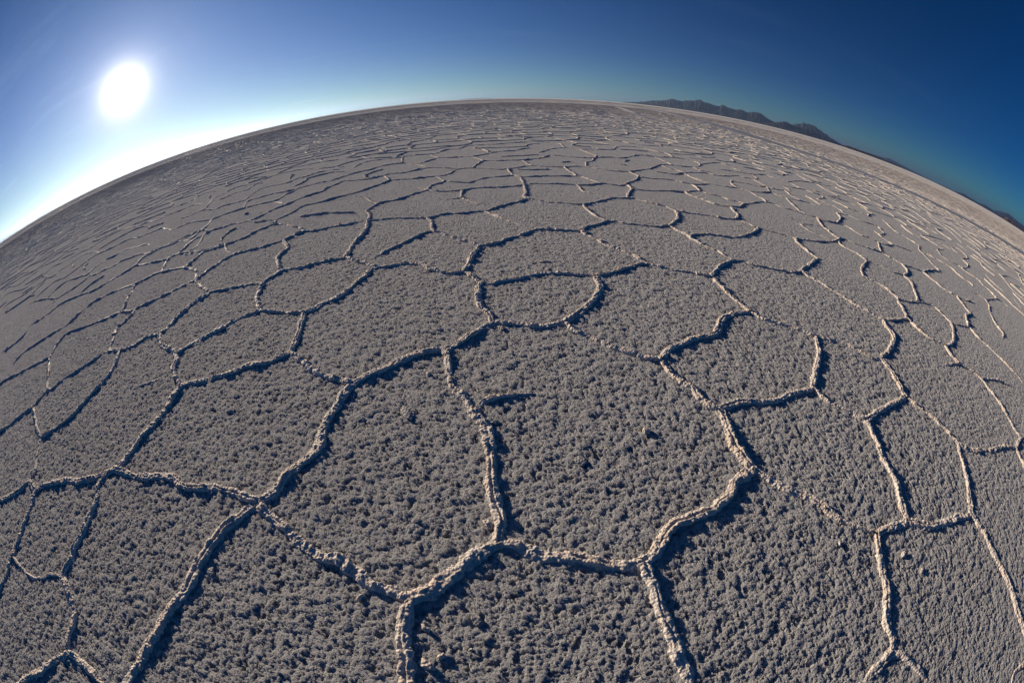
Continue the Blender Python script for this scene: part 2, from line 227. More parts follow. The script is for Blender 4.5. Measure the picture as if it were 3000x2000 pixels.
(2.6,'long thin salt ridge slanting up rightwards, 27 percent across and 30 percent down the photo',[(-5.777,7.029),(-5.67,7.147),(-5.557,7.322),(-5.388,7.419),(-5.264,7.509),(-5.076,7.572),(-4.896,7.64),(-4.628,7.7),(-4.579,7.842),(-4.603,8.206),(-4.522,8.388),(-4.559,8.725),(-4.42,8.897),(-4.222,9.047),(-3.916,9.146)]),
(3.2,'long rough salt ridge slanting up rightwards, 2 percent across and 55 percent down the photo',[(-6.343,1.441),(-6.162,1.588),(-5.998,1.731),(-5.731,1.845),(-5.542,1.982),(-5.37,2.083),(-5.186,2.182)]),
(2.6,'long thin salt ridge slanting down rightwards, 98 percent across and 53 percent down the photo',[(5.724,2.634),(5.621,2.365),(5.663,2.123),(5.669,1.86),(5.706,1.543),(5.629,1.373)]),
(3.2,'low rough salt ridge slanting down rightwards, 45 percent across and 35 percent down the photo',[(-0.89,4.815),(-0.813,4.771),(-0.718,4.662),(-0.608,4.557),(-0.523,4.46),(-0.424,4.393),(-0.345,4.304),(-0.308,4.274)]),
(3.2,'low rough salt ridge running level, 38 percent across and 32 percent down the photo',[(-1.88,5.467),(-1.737,5.462),(-1.624,5.496),(-1.533,5.515),(-1.377,5.458),(-1.21,5.443),(-1.044,5.411)]),
(2.4,'long thin salt ridge slanting up rightwards, 17 percent across and 37 percent down the photo',[(-6.004,4.846),(-5.736,4.805),(-5.509,4.832),(-5.257,4.823),(-5.143,4.908),(-5.019,5.021),(-4.797,5.016),(-4.456,4.975),(-4.24,5.029),(-3.962,5.156)]),
(3.4,'low rough salt ridge running level, 45 percent across and 31 percent down the photo',[(-1.044,5.411),(-0.964,5.479),(-0.839,5.564),(-0.702,5.565),(-0.589,5.571),(-0.479,5.624),(-0.343,5.631)]),
(3.0,'low rough salt ridge running level, 23 percent across and 42 percent down the photo',[(-3.102,3.445),(-2.92,3.49),(-2.768,3.521),(-2.623,3.552),(-2.478,3.577)]),
(2.8,'long rough salt ridge slanting up rightwards, 20 percent across and 34 percent down the photo',[(-4.399,6.338),(-4.533,6.274),(-4.744,6.288),(-4.871,6.177),(-5.051,6.133),(-5.1,6.085),(-5.13,5.901),(-5.2,5.718),(-5.167,5.47),(-5.095,5.259),(-5.071,5.109),(-5.09,5.01),(-5.143,4.908)]),
(4.0,'low rough salt ridge slanting up rightwards, 46 percent across and 38 percent down the photo',[(-0.308,4.274),(-0.336,4.17),(-0.362,4.047),(-0.387,3.929),(-0.384,3.794),(-0.399,3.688),(-0.421,3.584)]),
(2.8,'long rough salt ridge slanting up rightwards, 29 percent across and 30 percent down the photo',[(-2.874,7.3),(-2.985,7.279),(-3.1,7.139),(-3.216,7.007),(-3.349,6.917),(-3.5,6.868),(-3.548,6.749),(-3.557,6.488),(-3.611,6.261),(-3.665,6.095),(-3.603,5.937),(-3.611,5.831)]),
(3.6,'low rough salt ridge slanting up rightwards, 35 percent across and 35 percent down the photo',[(-1.714,4.108),(-1.752,4.364),(-1.768,4.597),(-1.763,4.782),(-1.771,4.984),(-1.793,5.167),(-1.88,5.467)]),
(3.2,'low rough salt ridge slanting up rightwards, 38 percent across and 29 percent down the photo',[(-2.074,6.069),(-2.041,6.233),(-2.017,6.436),(-1.926,6.517),(-1.796,6.56),(-1.665,6.724),(-1.562,6.909),(-1.473,7.045),(-1.354,7.18)]),
(2.8,'low rough salt ridge slanting down rightwards, 68 percent across and 35 percent down the photo',[(1.976,5.104),(2.007,4.991),(2.053,4.861),(2.105,4.755),(2.117,4.584),(2.16,4.443),(2.229,4.34),(2.286,4.267)]),
(1.4,'low faint salt ridge slanting down rightwards, 4 percent across and 85 percent down the photo',[(-2.982,0.045),(-2.819,0.033),(-2.616,0.045),(-2.494,0.096),(-2.434,0.158),(-2.292,0.198)]),
(3.0,'low rough salt ridge running level, 69 percent across and 32 percent down the photo',[(2.364,5.927),(2.463,5.859),(2.621,5.832),(2.805,5.791),(2.983,5.731),(3.155,5.715),(3.325,5.743)]),
(3.0,'low rough salt ridge standing upright, 100 percent across and 68 percent down the photo',[(3.99,0.721),(3.897,0.515),(3.866,0.324)]),
(2.0,'long thin salt ridge slanting up rightwards, 26 percent across and 28 percent down the photo',[(-7.003,8.252),(-6.479,8.019),(-6.358,8.224),(-6.037,8.296),(-5.857,8.412),(-5.951,8.878),(-6.103,9.463),(-6.013,9.675),(-5.759,9.794),(-5.399,9.805),(-5.359,10.231),(-5.131,10.402),(-4.983,10.758),(-4.728,10.887),(-4.211,10.853)]),
(3.0,'low rough salt ridge running level, 48 percent across and 27 percent down the photo',[(-0.773,7.01),(-0.649,7.125),(-0.481,7.168),(-0.283,7.179),(-0.084,7.196),(0.088,7.258),(0.251,7.403)]),
(2.4,'long thin salt ridge running level, 46 percent across and 23 percent down the photo',[(-2.182,10.255),(-2.068,10.541),(-1.917,10.909),(-1.794,11.246),(-1.51,11.127),(-1.163,11.165),(-0.942,11.146),(-0.739,11.38),(-0.531,11.69),(-0.312,12.029),(0.108,12.176),(0.408,12.689),(0.709,12.805)]),
(3.2,'low rough salt ridge slanting up rightwards, 50 percent across and 30 percent down the photo',[(-0.343,5.631),(-0.234,5.759),(-0.12,5.894),(-0.001,6.037),(0.121,6.137),(0.251,6.297),(0.29,6.324)]),
(2.4,'long thin salt ridge slanting up rightwards, 13 percent across and 33 percent down the photo',[(-11.449,7.209),(-11.074,7.254),(-11.044,7.538),(-11.032,7.839),(-11.0,8.21),(-10.825,8.469),(-10.348,8.463),(-9.765,8.338),(-9.511,8.49),(-8.93,8.385),(-8.915,8.756),(-8.583,8.875),(-8.408,9.078),(-8.246,9.296),(-7.615,9.065)]),
(3.6,'low rough salt ridge standing upright, 28 percent across and 37 percent down the photo',[(-2.394,3.845),(-2.507,4.024),(-2.649,4.256),(-2.679,4.371),(-2.677,4.511),(-2.696,4.634),(-2.842,4.827),(-2.917,4.946)]),
(3.4,'low rough salt ridge standing upright, 25 percent across and 44 percent down the photo',[(-2.478,3.577),(-2.405,3.383),(-2.345,3.216),(-2.252,3.085),(-2.157,2.963)]),
(2.6,'low thin salt ridge slanting down rightwards, 91 percent across and 50 percent down the photo',[(4.193,2.777),(4.16,2.564),(4.214,2.384),(4.385,2.234)]),
(3.0,'low rough salt ridge slanting up rightwards, 24 percent across and 35 percent down the photo',[(-3.611,5.831),(-3.672,5.706),(-3.76,5.575),(-3.79,5.354),(-3.869,5.269),(-3.962,5.156),(-4.058,5.104)]),
(2.4,'long thin salt ridge running level, 64 percent across and 23 percent down the photo',[(2.076,10.939),(2.349,11.192),(2.6,11.29),(2.816,11.223),(3.156,11.621),(3.588,12.185),(3.869,12.169),(4.061,12.111),(4.225,12.125),(4.642,12.383),(4.995,12.282),(5.272,11.997),(5.242,11.542),(4.964,11.032),(4.718,10.819)]),
(2.6,'long thin salt ridge running level, 47 percent across and 26 percent down the photo',[(-1.17,7.887),(-0.98,7.757),(-0.818,7.68),(-0.693,7.655),(-0.587,7.883),(-0.441,8.078),(-0.252,8.143),(-0.06,8.216),(0.07,8.349)]),
(3.0,'low rough salt ridge slanting down rightwards, 35 percent across and 38 percent down the photo',[(-1.714,4.108),(-1.607,4.029),(-1.481,3.938),(-1.381,3.855),(-1.263,3.766)]),
(3.2,'low rough salt ridge slanting down rightwards, 16 percent across and 50 percent down the photo',[(-2.693,2.284),(-2.812,2.34),(-3.028,2.438),(-3.232,2.625)]),
(2.4,'long thin salt ridge slanting up rightwards, 16 percent across and 36 percent down the photo',[(-6.004,4.846),(-6.163,5.166),(-6.12,5.349),(-6.018,5.519),(-5.873,5.646),(-5.736,5.778),(-5.38,5.773),(-5.513,6.268)]),
(2.8,'long rough salt ridge running level, 43 percent across and 26 percent down the photo',[(-1.076,9.188),(-1.135,9.072),(-1.192,8.669),(-1.307,8.508),(-1.436,8.453),(-1.638,8.428),(-1.859,8.327),(-2.077,8.367),(-2.329,8.384)]),
(3.6,'low rough salt ridge slanting up rightwards, 71 percent across and 38 percent down the photo',[(1.875,3.527),(2.064,3.749),(2.265,3.936),(2.366,4.001)]),
(2.8,'long rough salt ridge slanting up rightwards, 6 percent across and 43 percent down the photo',[(-9.525,4.032),(-9.112,4.114),(-8.57,4.1),(-7.881,3.993),(-7.734,4.163),(-7.602,4.336),(-7.57,4.601),(-7.644,4.867)]),
(1.4,'low faint salt ridge slanting down rightwards, 84 percent across and 77 percent down the photo',[(1.524,0.789),(1.614,0.728),(1.697,0.666)]),
(2.4,'low thin salt ridge running level, 55 percent across and 30 percent down the photo',[(0.29,6.324),(0.513,6.11),(0.659,6.09),(0.802,6.047),(0.92,6.006),(1.02,6.016)]),
(2.4,'long thin salt ridge running level, 38 percent across and 24 percent down the photo',[(-3.777,9.453),(-3.613,9.721),(-3.48,9.975),(-3.27,10.144),(-3.157,10.513),(-2.923,10.642),(-2.62,10.68),(-2.182,10.255),(-1.959,9.96),(-1.782,9.64)]),
(3.0,'low rough salt ridge running level, 59 percent across and 29 percent down the photo',[(1.788,6.536),(1.665,6.493),(1.557,6.501),(1.453,6.397),(1.287,6.233),(1.14,6.133),(1.02,6.016)]),
(2.2,'long thin salt ridge slanting up rightwards, 21 percent across and 29 percent down the photo',[(-7.557,7.546),(-7.484,7.813),(-7.222,7.937),(-7.067,8.184),(-7.003,8.252),(-7.317,8.878),(-7.739,9.672),(-7.734,10.106),(-7.748,10.683),(-7.523,10.838),(-7.082,10.751),(-6.475,10.502)]),
(2.2,'long thin salt ridge slanting down rightwards, 86 percent across and 37 percent down the photo',[(5.293,5.443),(5.424,5.419),(5.557,5.263),(5.765,5.132),(6.035,5.025),(6.081,4.849),(6.16,4.728),(6.191,4.567)]),
(3.0,'low rough salt ridge running level, 80 percent across and 35 percent down the photo',[(5.293,5.443),(4.976,5.229),(4.742,5.146),(4.493,5.078),(4.265,5.071),(3.996,5.063)]),
(2.6,'low thin salt ridge slanting down rightwards, 64 percent across and 30 percent down the photo',[(2.364,5.927),(2.325,6.013),(2.291,6.153),(2.202,6.181),(2.111,6.289),(2.003,6.399),(1.925,6.521),(1.788,6.536)]),
(3.0,'low rough salt ridge slanting up rightwards, 12 percent across and 47 percent down the photo',[(-4.244,3.194),(-4.182,3.089),(-4.161,2.919),(-4.183,2.791),(-4.067,2.631)]),
(2.4,'long thin salt ridge running level, 41 percent across and 25 percent down the photo',[(-2.642,9.061),(-2.543,9.2),(-2.266,9.175),(-2.077,9.361),(-1.885,9.564),(-1.698,9.606),(-1.404,9.44),(-1.076,9.188)]),
(3.4,'low rough salt ridge slanting up rightwards, 58 percent across and 33 percent down the photo',[(1.202,5.218),(1.084,5.073),(0.984,4.991),(0.886,4.913),(0.793,4.771)]),
(2.4,'low thin salt ridge running level, 52 percent across and 26 percent down the photo',[(1.248,8.274),(1.079,8.249),(0.683,8.21),(0.421,8.154),(0.195,8.11),(0.07,8.349)]),
(3.4,'short rough salt ridge slanting down rightwards, 46 percent across and 40 percent down the photo',[(-0.259,3.346),(-0.333,3.493),(-0.421,3.584)]),
(2.2,'long thin salt ridge running level, 45 percent across and 22 percent down the photo',[(-2.896,11.995),(-2.568,12.153),(-2.169,12.117),(-2.007,12.317),(-1.81,13.039),(-1.499,13.008),(-1.312,13.749),(-0.891,13.851),(-0.413,13.985),(0.019,14.321)]),
(2.4,'long thin salt ridge slanting up rightwards, 7 percent across and 40 percent down the photo',[(-9.589,4.186),(-9.653,4.495),(-9.744,4.825),(-9.725,5.065),(-9.342,5.144),(-9.267,5.251),(-9.313,5.561),(-9.348,5.837),(-9.399,6.132),(-9.311,6.395)]),
(2.6,'low thin salt ridge running level, 53 percent across and 27 percent down the photo',[(1.136,7.398),(0.977,7.438),(0.74,7.455),(0.532,7.443),(0.384,7.44),(0.251,7.403)]),
(2.6,'low thin salt ridge running level, 65 percent across and 28 percent down the photo',[(2.059,7.284),(2.18,7.213),(2.4,7.21),(2.691,7.302),(2.931,7.317),(3.101,7.378)]),
(2.4,'long thin salt ridge slanting up rightwards, 8 percent across and 40 percent down the photo',[(-8.57,4.1),(-8.7,4.4),(-8.764,4.668),(-8.684,4.878),(-8.33,4.876),(-8.145,4.946),(-7.908,4.947),(-8.046,5.271),(-8.076,5.522),(-8.062,5.687)]),
(2.4,'long thin salt ridge slanting down rightwards, 94 percent across and 40 percent down the photo',[(9.832,6.233),(9.369,5.756),(9.308,5.468),(9.571,5.265),(9.485,4.907),(9.585,4.601),(9.441,4.344),(9.371,4.073),(9.119,3.717)]),
(2.6,'low thin salt ridge slanting up rightwards, 20 percent across and 37 percent down the photo',[(-4.058,5.104),(-4.115,5.029),(-4.247,4.967),(-4.352,4.915),(-4.328,4.699),(-4.308,4.542),(-4.269,4.386)]),
(2.4,'long thin salt ridge slanting up rightwards, 13 percent across and 35 percent down the photo',[(-9.311,6.395),(-9.014,6.495),(-8.848,6.69),(-8.699,6.895),(-8.563,6.976),(-8.202,6.916),(-8.082,7.002),(-7.829,7.088),(-7.621,7.276),(-7.316,7.092),(-6.856,6.827)]),
(2.6,'low thin salt ridge slanting down rightwards, 86 percent across and 41 percent down the photo',[(4.525,3.277),(4.554,3.511),(4.519,3.674),(4.371,3.827)]),
(2.4,'long thin salt ridge slanting up rightwards, 4 percent across and 40 percent down the photo',[(-13.984,4.805),(-14.238,5.251),(-13.606,5.317),(-12.683,5.218),(-12.242,5.277),(-12.233,5.614),(-12.132,5.866),(-12.226,6.225),(-12.263,6.558),(-11.728,6.623),(-11.573,6.907),(-11.449,7.209)]),
(2.2,'long thin salt ridge slanting down rightwards, 83 percent across and 34 percent down the photo',[(5.727,6.676),(5.799,6.502),(6.194,6.523),(6.346,6.428),(6.342,6.138),(6.334,5.908),(6.459,5.816),(6.625,5.651)]),
(3.2,'low rough salt ridge slanting down rightwards, 58 percent across and 32 percent down the photo',[(1.02,6.016),(1.025,5.82),(1.046,5.593),(1.085,5.426),(1.131,5.308),(1.202,5.218)]),
(2.0,'low thin salt ridge slanting down rightwards, 49 percent across and 32 percent down the photo',[(-0.343,5.631),(-0.27,5.515),(-0.177,5.36),(-0.088,5.235),(0.017,5.114),(0.098,5.001),(0.176,4.928)]),
(3.2,'low rough salt ridge slanting down rightwards, 79 percent across and 36 percent down the photo',[(3.996,5.063),(3.912,4.876),(3.872,4.639),(3.864,4.454),(3.859,4.279)]),
(2.6,'low thin salt ridge running level, 59 percent across and 27 percent down the photo',[(2.042,7.648),(1.909,7.499),(1.76,7.538),(1.588,7.615),(1.372,7.458),(1.21,7.394),(1.136,7.398)]),
(2.8,'low rough salt ridge slanting down rightwards, 76 percent across and 34 percent down the photo',[(3.996,5.063),(3.907,5.155),(3.754,5.223),(3.629,5.283),(3.531,5.383)]),
(2.8,'low rough salt ridge slanting up rightwards, 36 percent across and 28 percent down the photo',[(-2.329,8.384),(-2.384,8.194),(-2.465,7.983),(-2.583,7.802),(-2.673,7.549),(-2.789,7.392),(-2.874,7.3)]),
(3.0,'low rough salt ridge standing upright, 93 percent across and 49 percent down the photo',[(4.385,2.234),(4.661,2.286),(5.028,2.506),(5.257,2.729)]),
(3.4,'short rough salt ridge slanting up rightwards, 26 percent across and 41 percent down the photo',[(-2.478,3.577),(-2.433,3.705),(-2.394,3.845)]),
(2.8,'low rough salt ridge standing upright, 97 percent across and 47 percent down the photo',[(8.18,3.593),(7.92,3.354),(7.523,3.123),(7.206,2.865),(6.966,2.608),(6.9,2.464),(6.622,2.328)]),
(2.6,'low thin salt ridge running level, 65 percent across and 26 percent down the photo',[(3.574,8.199),(3.419,8.298),(3.286,8.455),(3.071,8.498),(2.829,8.447),(2.651,8.471),(2.573,8.581)]),
(2.2,'long thin salt ridge running level, 61 percent across and 21 percent down the photo',[(2.007,12.773),(2.606,12.955),(3.077,13.174),(3.383,14.01),(3.901,14.433),(4.361,14.143),(4.623,13.469),(4.842,13.419),(4.789,12.477)]),
(2.4,'low thin salt ridge slanting down rightwards, 69 percent across and 29 percent down the photo',[(3.101,7.378),(3.093,7.208),(3.145,7.004),(3.236,6.825),(3.311,6.623),(3.434,6.529),(3.63,6.544)]),
(3.2,'low rough salt ridge standing upright, 89 percent across and 41 percent down the photo',[(4.991,3.221),(5.27,3.511),(5.544,3.82),(5.637,4.081)]),
(2.2,'low thin salt ridge slanting down rightwards, 98 percent across and 56 percent down the photo',[(4.483,1.629),(4.878,1.569),(5.05,1.479),(5.236,1.385)]),
(2.6,'low thin salt ridge slanting down rightwards, 58 percent across and 28 percent down the photo',[(1.136,7.398),(1.146,7.167),(1.161,6.897),(1.254,6.782),(1.373,6.676),(1.484,6.546),(1.557,6.501)]),
(3.0,'short rough salt ridge running level, 88 percent across and 47 percent down the photo',[(3.674,2.737),(3.949,2.746),(4.193,2.777)]),
(2.6,'low thin salt ridge slanting down rightwards, 92 percent across and 42 percent down the photo',[(6.654,4.394),(6.574,4.125),(6.588,3.974),(6.554,3.792),(6.62,3.657),(6.719,3.542)]),
(3.6,'short rough salt ridge slanting up rightwards, 79 percent across and 39 percent down the photo',[(3.859,4.279),(3.611,4.123),(3.397,3.957),(3.212,3.819)]),
(2.6,'low thin salt ridge running level, 29 percent across and 33 percent down the photo',[(-3.611,5.831),(-3.456,5.818),(-3.272,5.71),(-3.105,5.591),(-2.918,5.451),(-2.735,5.243)]),
(3.2,'short rough salt ridge standing upright, 88 percent across and 44 percent down the photo',[(4.193,2.777),(4.322,2.961),(4.432,3.148),(4.525,3.277)]),
(2.6,'low thin salt ridge slanting down rightwards, 82 percent across and 36 percent down the photo',[(5.089,4.491),(5.077,4.782),(5.003,5.068),(5.293,5.443)]),
(2.4,'low thin salt ridge running level, 64 percent across and 25 percent down the photo',[(2.489,9.098),(2.757,9.361),(3.075,9.606),(3.138,9.412),(3.424,9.275),(3.581,9.246),(3.947,9.634)]),
(2.4,'low thin salt ridge running level, 46 percent across and 25 percent down the photo',[(-0.029,9.03),(-0.24,8.996),(-0.531,9.152),(-0.791,9.263),(-1.011,9.261),(-1.076,9.188)]),
(2.8,'short rough salt ridge slanting down rightwards, 93 percent across and 52 percent down the photo',[(4.385,2.234),(4.309,2.068),(4.294,1.908)]),
(2.2,'low thin salt ridge slanting down rightwards, 77 percent across and 31 percent down the photo',[(4.898,7.333),(5.033,7.237),(5.12,7.037),(5.265,6.926),(5.416,6.821),(5.573,6.721),(5.727,6.676)]),
(2.0,'low thin salt ridge slanting down rightwards, 91 percent across and 45 percent down the photo',[(5.257,2.729),(5.294,2.943),(5.29,3.138),(4.991,3.221)]),
(2.0,'long thin salt ridge slanting up rightwards, 4 percent across and 39 percent down the photo',[(-15.299,5.327),(-15.736,5.973),(-14.287,5.792),(-14.101,6.138),(-13.968,6.504),(-14.218,6.985),(-13.814,7.115),(-13.364,7.287),(-13.475,7.699),(-12.819,7.798),(-12.109,7.739)]),
(2.2,'low thin salt ridge slanting down rightwards, 87 percent across and 40 percent down the photo',[(5.089,4.491),(5.248,4.373),(5.372,4.187),(5.637,4.081)]),
(2.2,'low thin salt ridge running level, 55 percent across and 24 percent down the photo',[(0.47,9.483),(0.773,9.317),(1.146,9.359),(1.345,9.453),(1.653,9.519)]),
(2.4,'low thin salt ridge running level, 48 percent across and 24 percent down the photo',[(-0.791,9.263),(-0.719,9.798),(-0.593,10.317),(-0.31,10.266),(0.009,10.301),(0.289,10.286)]),
(2.2,'low thin salt ridge slanting up rightwards, 26 percent across and 29 percent down the photo',[(-5.264,7.509),(-5.471,7.899),(-5.59,8.233),(-5.424,8.358),(-5.264,8.492),(-5.077,8.578),(-4.836,8.56),(-4.627,8.682)]),
(3.2,'low rough salt ridge slanting down rightwards, 81 percent across and 34 percent down the photo',[(5.727,6.676),(5.537,6.351),(5.374,6.011),(5.306,5.769),(5.245,5.541),(5.293,5.443)]),
(2.4,'long thin salt ridge slanting down rightwards, 98 percent across and 41 percent down the photo',[(13.277,6.856),(13.262,6.438),(12.991,5.818),(13.081,5.467),(12.611,4.982),(12.055,4.479),(11.994,4.164),(12.053,3.999)]),
(3.6,'short rough salt ridge standing upright, 66 percent across and 32 percent down the photo',[(1.976,5.104),(2.095,5.266),(2.245,5.499),(2.333,5.735),(2.364,5.927)]),
(1.0,'low faint salt ridge slanting up rightwards, 13 percent across and 57 percent down the photo',[(-2.552,2.004),(-2.657,1.92),(-2.825,1.831),(-2.876,1.768)]),
(3.2,'short rough salt ridge running level, 89 percent across and 44 percent down the photo',[(4.525,3.277),(4.68,3.206),(4.991,3.221)]),
(2.2,'low thin salt ridge slanting up rightwards, 19 percent across and 34 percent down the photo',[(-5.1,6.085),(-5.34,6.223),(-5.513,6.268),(-5.554,6.147),(-5.613,5.992),(-5.69,5.808),(-5.773,5.632)]),
(2.4,'low thin salt ridge slanting up rightwards, 13 percent across and 36 percent down the photo',[(-8.062,5.687),(-7.821,5.785),(-7.79,5.994),(-7.598,6.066),(-7.273,6.068),(-7.009,6.111),(-6.786,6.011)]),
(3.0,'short rough salt ridge slanting down rightwards, 20 percent across and 42 percent down the photo',[(-3.659,3.845),(-3.47,3.689),(-3.256,3.54),(-3.102,3.445)]),
(1.8,'low thin salt ridge standing upright, 5 percent across and 55 percent down the photo',[(-4.389,1.622),(-4.766,1.905),(-5.186,2.182)]),
(2.0,'long thin salt ridge slanting up rightwards, 27 percent across and 25 percent down the photo',[(-6.704,9.877),(-6.87,10.61),(-7.005,11.238),(-6.931,11.652),(-6.748,11.889),(-6.369,11.996),(-6.096,12.06),(-5.43,11.636)]),
(2.4,'low thin salt ridge slanting up rightwards, 3 percent across and 42 percent down the photo',[(-12.067,4.226),(-11.925,4.496),(-11.437,4.635),(-11.307,4.784),(-11.247,5.036),(-11.099,5.274),(-11.012,5.507),(-10.701,5.503)]),
(2.4,'low thin salt ridge slanting down rightwards, 35 percent across and 29 percent down the photo',[(-2.017,6.436),(-2.201,6.666),(-2.388,6.972),(-2.556,7.1),(-2.773,7.253),(-2.874,7.3)]),
(2.4,'low thin salt ridge running level, 59 percent across and 25 percent down the photo',[(2.489,9.098),(2.253,9.07),(2.036,9.109),(1.912,9.238),(1.815,9.325),(1.653,9.519)]),
(2.4,'short thin salt ridge running level, 93 percent across and 53 percent down the photo',[(4.294,1.908),(4.055,1.914),(3.82,1.92)]),
(2.0,'low thin salt ridge slanting down rightwards, 67 percent across and 25 percent down the photo',[(3.698,10.574),(3.739,10.035),(3.883,9.934),(3.947,9.634),(3.933,9.166),(4.002,8.823),(4.127,8.491)]),
(2.2,'low thin salt ridge running level, 44 percent across and 28 percent down the photo',[(-1.354,7.18),(-1.181,7.033),(-0.975,6.984),(-0.773,7.01)]),
(2.4,'low thin salt ridge slanting up rightwards, 37 percent across and 24 percent down the photo',[(-3.923,10.728),(-3.971,11.293),(-3.896,11.679),(-3.631,11.808),(-3.283,11.82),(-2.896,11.995)]),
(2.0,'low thin salt ridge standing upright, 12 percent across and 44 percent down the photo',[(-5.111,3.986),(-4.916,3.77),(-4.772,3.536),(-4.601,3.316),(-4.533,3.159)]),
(2.6,'low thin salt ridge running level, 25 percent across and 33 percent down the photo',[(-3.665,6.095),(-3.904,6.164),(-4.067,6.136),(-4.399,6.338)]),
(1.8,'low thin salt ridge slanting down rightwards, 71 percent across and 29 percent down the photo',[(4.107,6.889),(4.013,7.028),(3.884,7.067),(3.815,7.227),(3.709,7.313),(3.577,7.426),(3.514,7.572)]),
(2.2,'low thin salt ridge running level, 34 percent across and 27 percent down the photo',[(-2.642,9.061),(-2.934,8.803),(-3.287,8.801),(-3.517,8.878)]),
(2.4,'low thin salt ridge slanting down rightwards, 87 percent across and 34 percent down the photo',[(8.782,6.114),(8.749,6.401),(8.799,6.729),(8.709,6.914),(9.079,7.576),(9.36,8.007)]),
(3.4,'short rough salt ridge standing upright, 51 percent across and 28 percent down the photo',[(0.251,7.403),(0.238,7.041),(0.24,6.711),(0.206,6.469),(0.29,6.324)]),
(3.2,'short rough salt ridge standing upright, 99 percent across and 65 percent down the photo',[(3.99,0.721),(4.139,0.763),(4.307,0.782)]),
(2.0,'low thin salt ridge slanting up rightwards, 19 percent across and 32 percent down the photo',[(-6.856,6.827),(-6.716,6.956),(-6.569,7.108),(-6.369,7.129),(-6.029,7.033),(-5.777,7.029)]),
(2.2,'low thin salt ridge running level, 69 percent across and 25 percent down the photo',[(3.947,9.634),(4.354,9.846),(4.698,9.981),(4.931,9.79),(5.27,9.93)]),
(2.4,'low thin salt ridge slanting down rightwards, 73 percent across and 33 percent down the photo',[(3.325,5.743),(3.377,5.609),(3.449,5.486),(3.531,5.383)]),
(2.2,'low thin salt ridge running level, 71 percent across and 27 percent down the photo',[(4.127,8.491),(4.326,8.42),(4.53,8.397),(4.789,8.427),(4.934,8.241)]),
(2.4,'low thin salt ridge slanting down rightwards, 90 percent across and 38 percent down the photo',[(7.554,4.55),(7.695,4.778),(7.787,4.949),(8.077,5.379),(8.288,5.739),(8.782,6.114)]),
(3.0,'short rough salt ridge standing upright, 84 percent across and 39 percent down the photo',[(4.371,3.827),(4.578,4.093),(5.089,4.491)]),
(2.0,'low thin salt ridge slanting down rightwards, 83 percent across and 32 percent down the photo',[(8.048,6.976),(7.887,7.083),(7.555,7.209),(7.438,7.516),(7.174,7.496),(7.022,7.491)]),
(3.0,'short rough salt ridge standing upright, 42 percent across and 33 percent down the photo',[(-0.89,4.815),(-0.924,4.956),(-0.96,5.18),(-1.021,5.346),(-1.044,5.411)]),
(2.2,'low thin salt ridge slanting down rightwards, 81 percent across and 28 percent down the photo',[(10.014,13.303),(9.673,12.292),(9.729,11.74),(9.468,10.837),(9.426,10.33),(9.338,10.053),(8.834,9.825)]),
(1.8,'low thin salt ridge slanting down rightwards, 46 percent across and 30 percent down the photo',[(-0.719,6.47),(-0.633,6.315),(-0.52,6.163),(-0.388,6.017),(-0.288,5.957)]),
(2.0,'low thin salt ridge slanting down rightwards, 73 percent across and 26 percent down the photo',[(5.239,10.071),(5.27,9.93),(5.765,10.272),(5.914,10.147),(6.152,10.081),(6.13,9.675),(6.083,9.25)]),
(2.0,'low thin salt ridge slanting down rightwards, 79 percent across and 28 percent down the photo',[(7.002,9.824),(7.472,9.832),(7.855,9.911),(7.952,9.608),(8.186,9.562),(7.941,9.143),(7.442,8.809)]),
(2.8,'short rough salt ridge slanting down rightwards, 50 percent across and 26 percent down the photo',[(0.251,7.403),(0.216,7.72),(0.194,8.065),(0.07,8.349),(-0.012,8.757),(-0.029,9.03)]),
(2.0,'low thin salt ridge running level, 57 percent across and 23 percent down the photo',[(1.002,11.318),(1.35,11.069),(1.721,10.913),(2.076,10.939)]),
(2.6,'short thin salt ridge slanting down rightwards, 94 percent across and 45 percent down the photo',[(6.719,3.542),(6.584,3.324),(6.44,3.105),(6.39,2.99)]),
(2.0,'low thin salt ridge running level, 53 percent across and 21 percent down the photo',[(1.587,13.048),(1.594,14.023),(1.41,14.385),(1.063,14.61),(0.638,14.578),(0.019,14.321)]),
(2.0,'low thin salt ridge slanting up rightwards, 7 percent across and 39 percent down the photo',[(-12.132,5.866),(-10.701,5.503),(-10.786,5.9),(-10.623,6.15),(-10.627,6.506),(-10.615,6.712)]),
(2.4,'low thin salt ridge slanting down rightwards, 57 percent across and 26 percent down the photo',[(1.248,8.274),(1.336,8.197),(1.434,7.994),(1.521,7.76),(1.588,7.615)]),
(2.2,'low thin salt ridge running level, 54 percent across and 22 percent down the photo',[(2.007,12.773),(1.587,13.048),(1.166,12.634),(0.959,12.191),(0.738,11.688)]),
(1.6,'low faint salt ridge slanting down rightwards, 80 percent across and 35 percent down the photo',[(4.736,5.93),(4.687,5.574),(4.795,5.407),(4.909,5.248)]),
(2.4,'short thin salt ridge slanting down rightwards, 94 percent across and 48 percent down the photo',[(5.257,2.729),(5.598,2.617),(5.724,2.634)]),
(2.8,'short rough salt ridge slanting up rightwards, 42 percent across and 27 percent down the photo',[(-1.17,7.887),(-1.254,7.707),(-1.359,7.581),(-1.383,7.365),(-1.354,7.18)]),
(3.4,'short rough salt ridge standing upright, 72 percent across and 31 percent down the photo',[(3.325,5.743),(3.489,6.019),(3.532,6.226),(3.63,6.544)]),
(2.2,'low thin salt ridge running level, 73 percent across and 27 percent down the photo',[(5.084,9.284),(5.151,9.227),(5.429,9.195),(5.72,9.087),(6.083,9.25)]),
(2.2,'low thin salt ridge running level, 66 percent across and 24 percent down the photo',[(4.718,10.819),(4.358,10.675),(4.08,10.713),(3.698,10.574),(3.559,10.503)]),
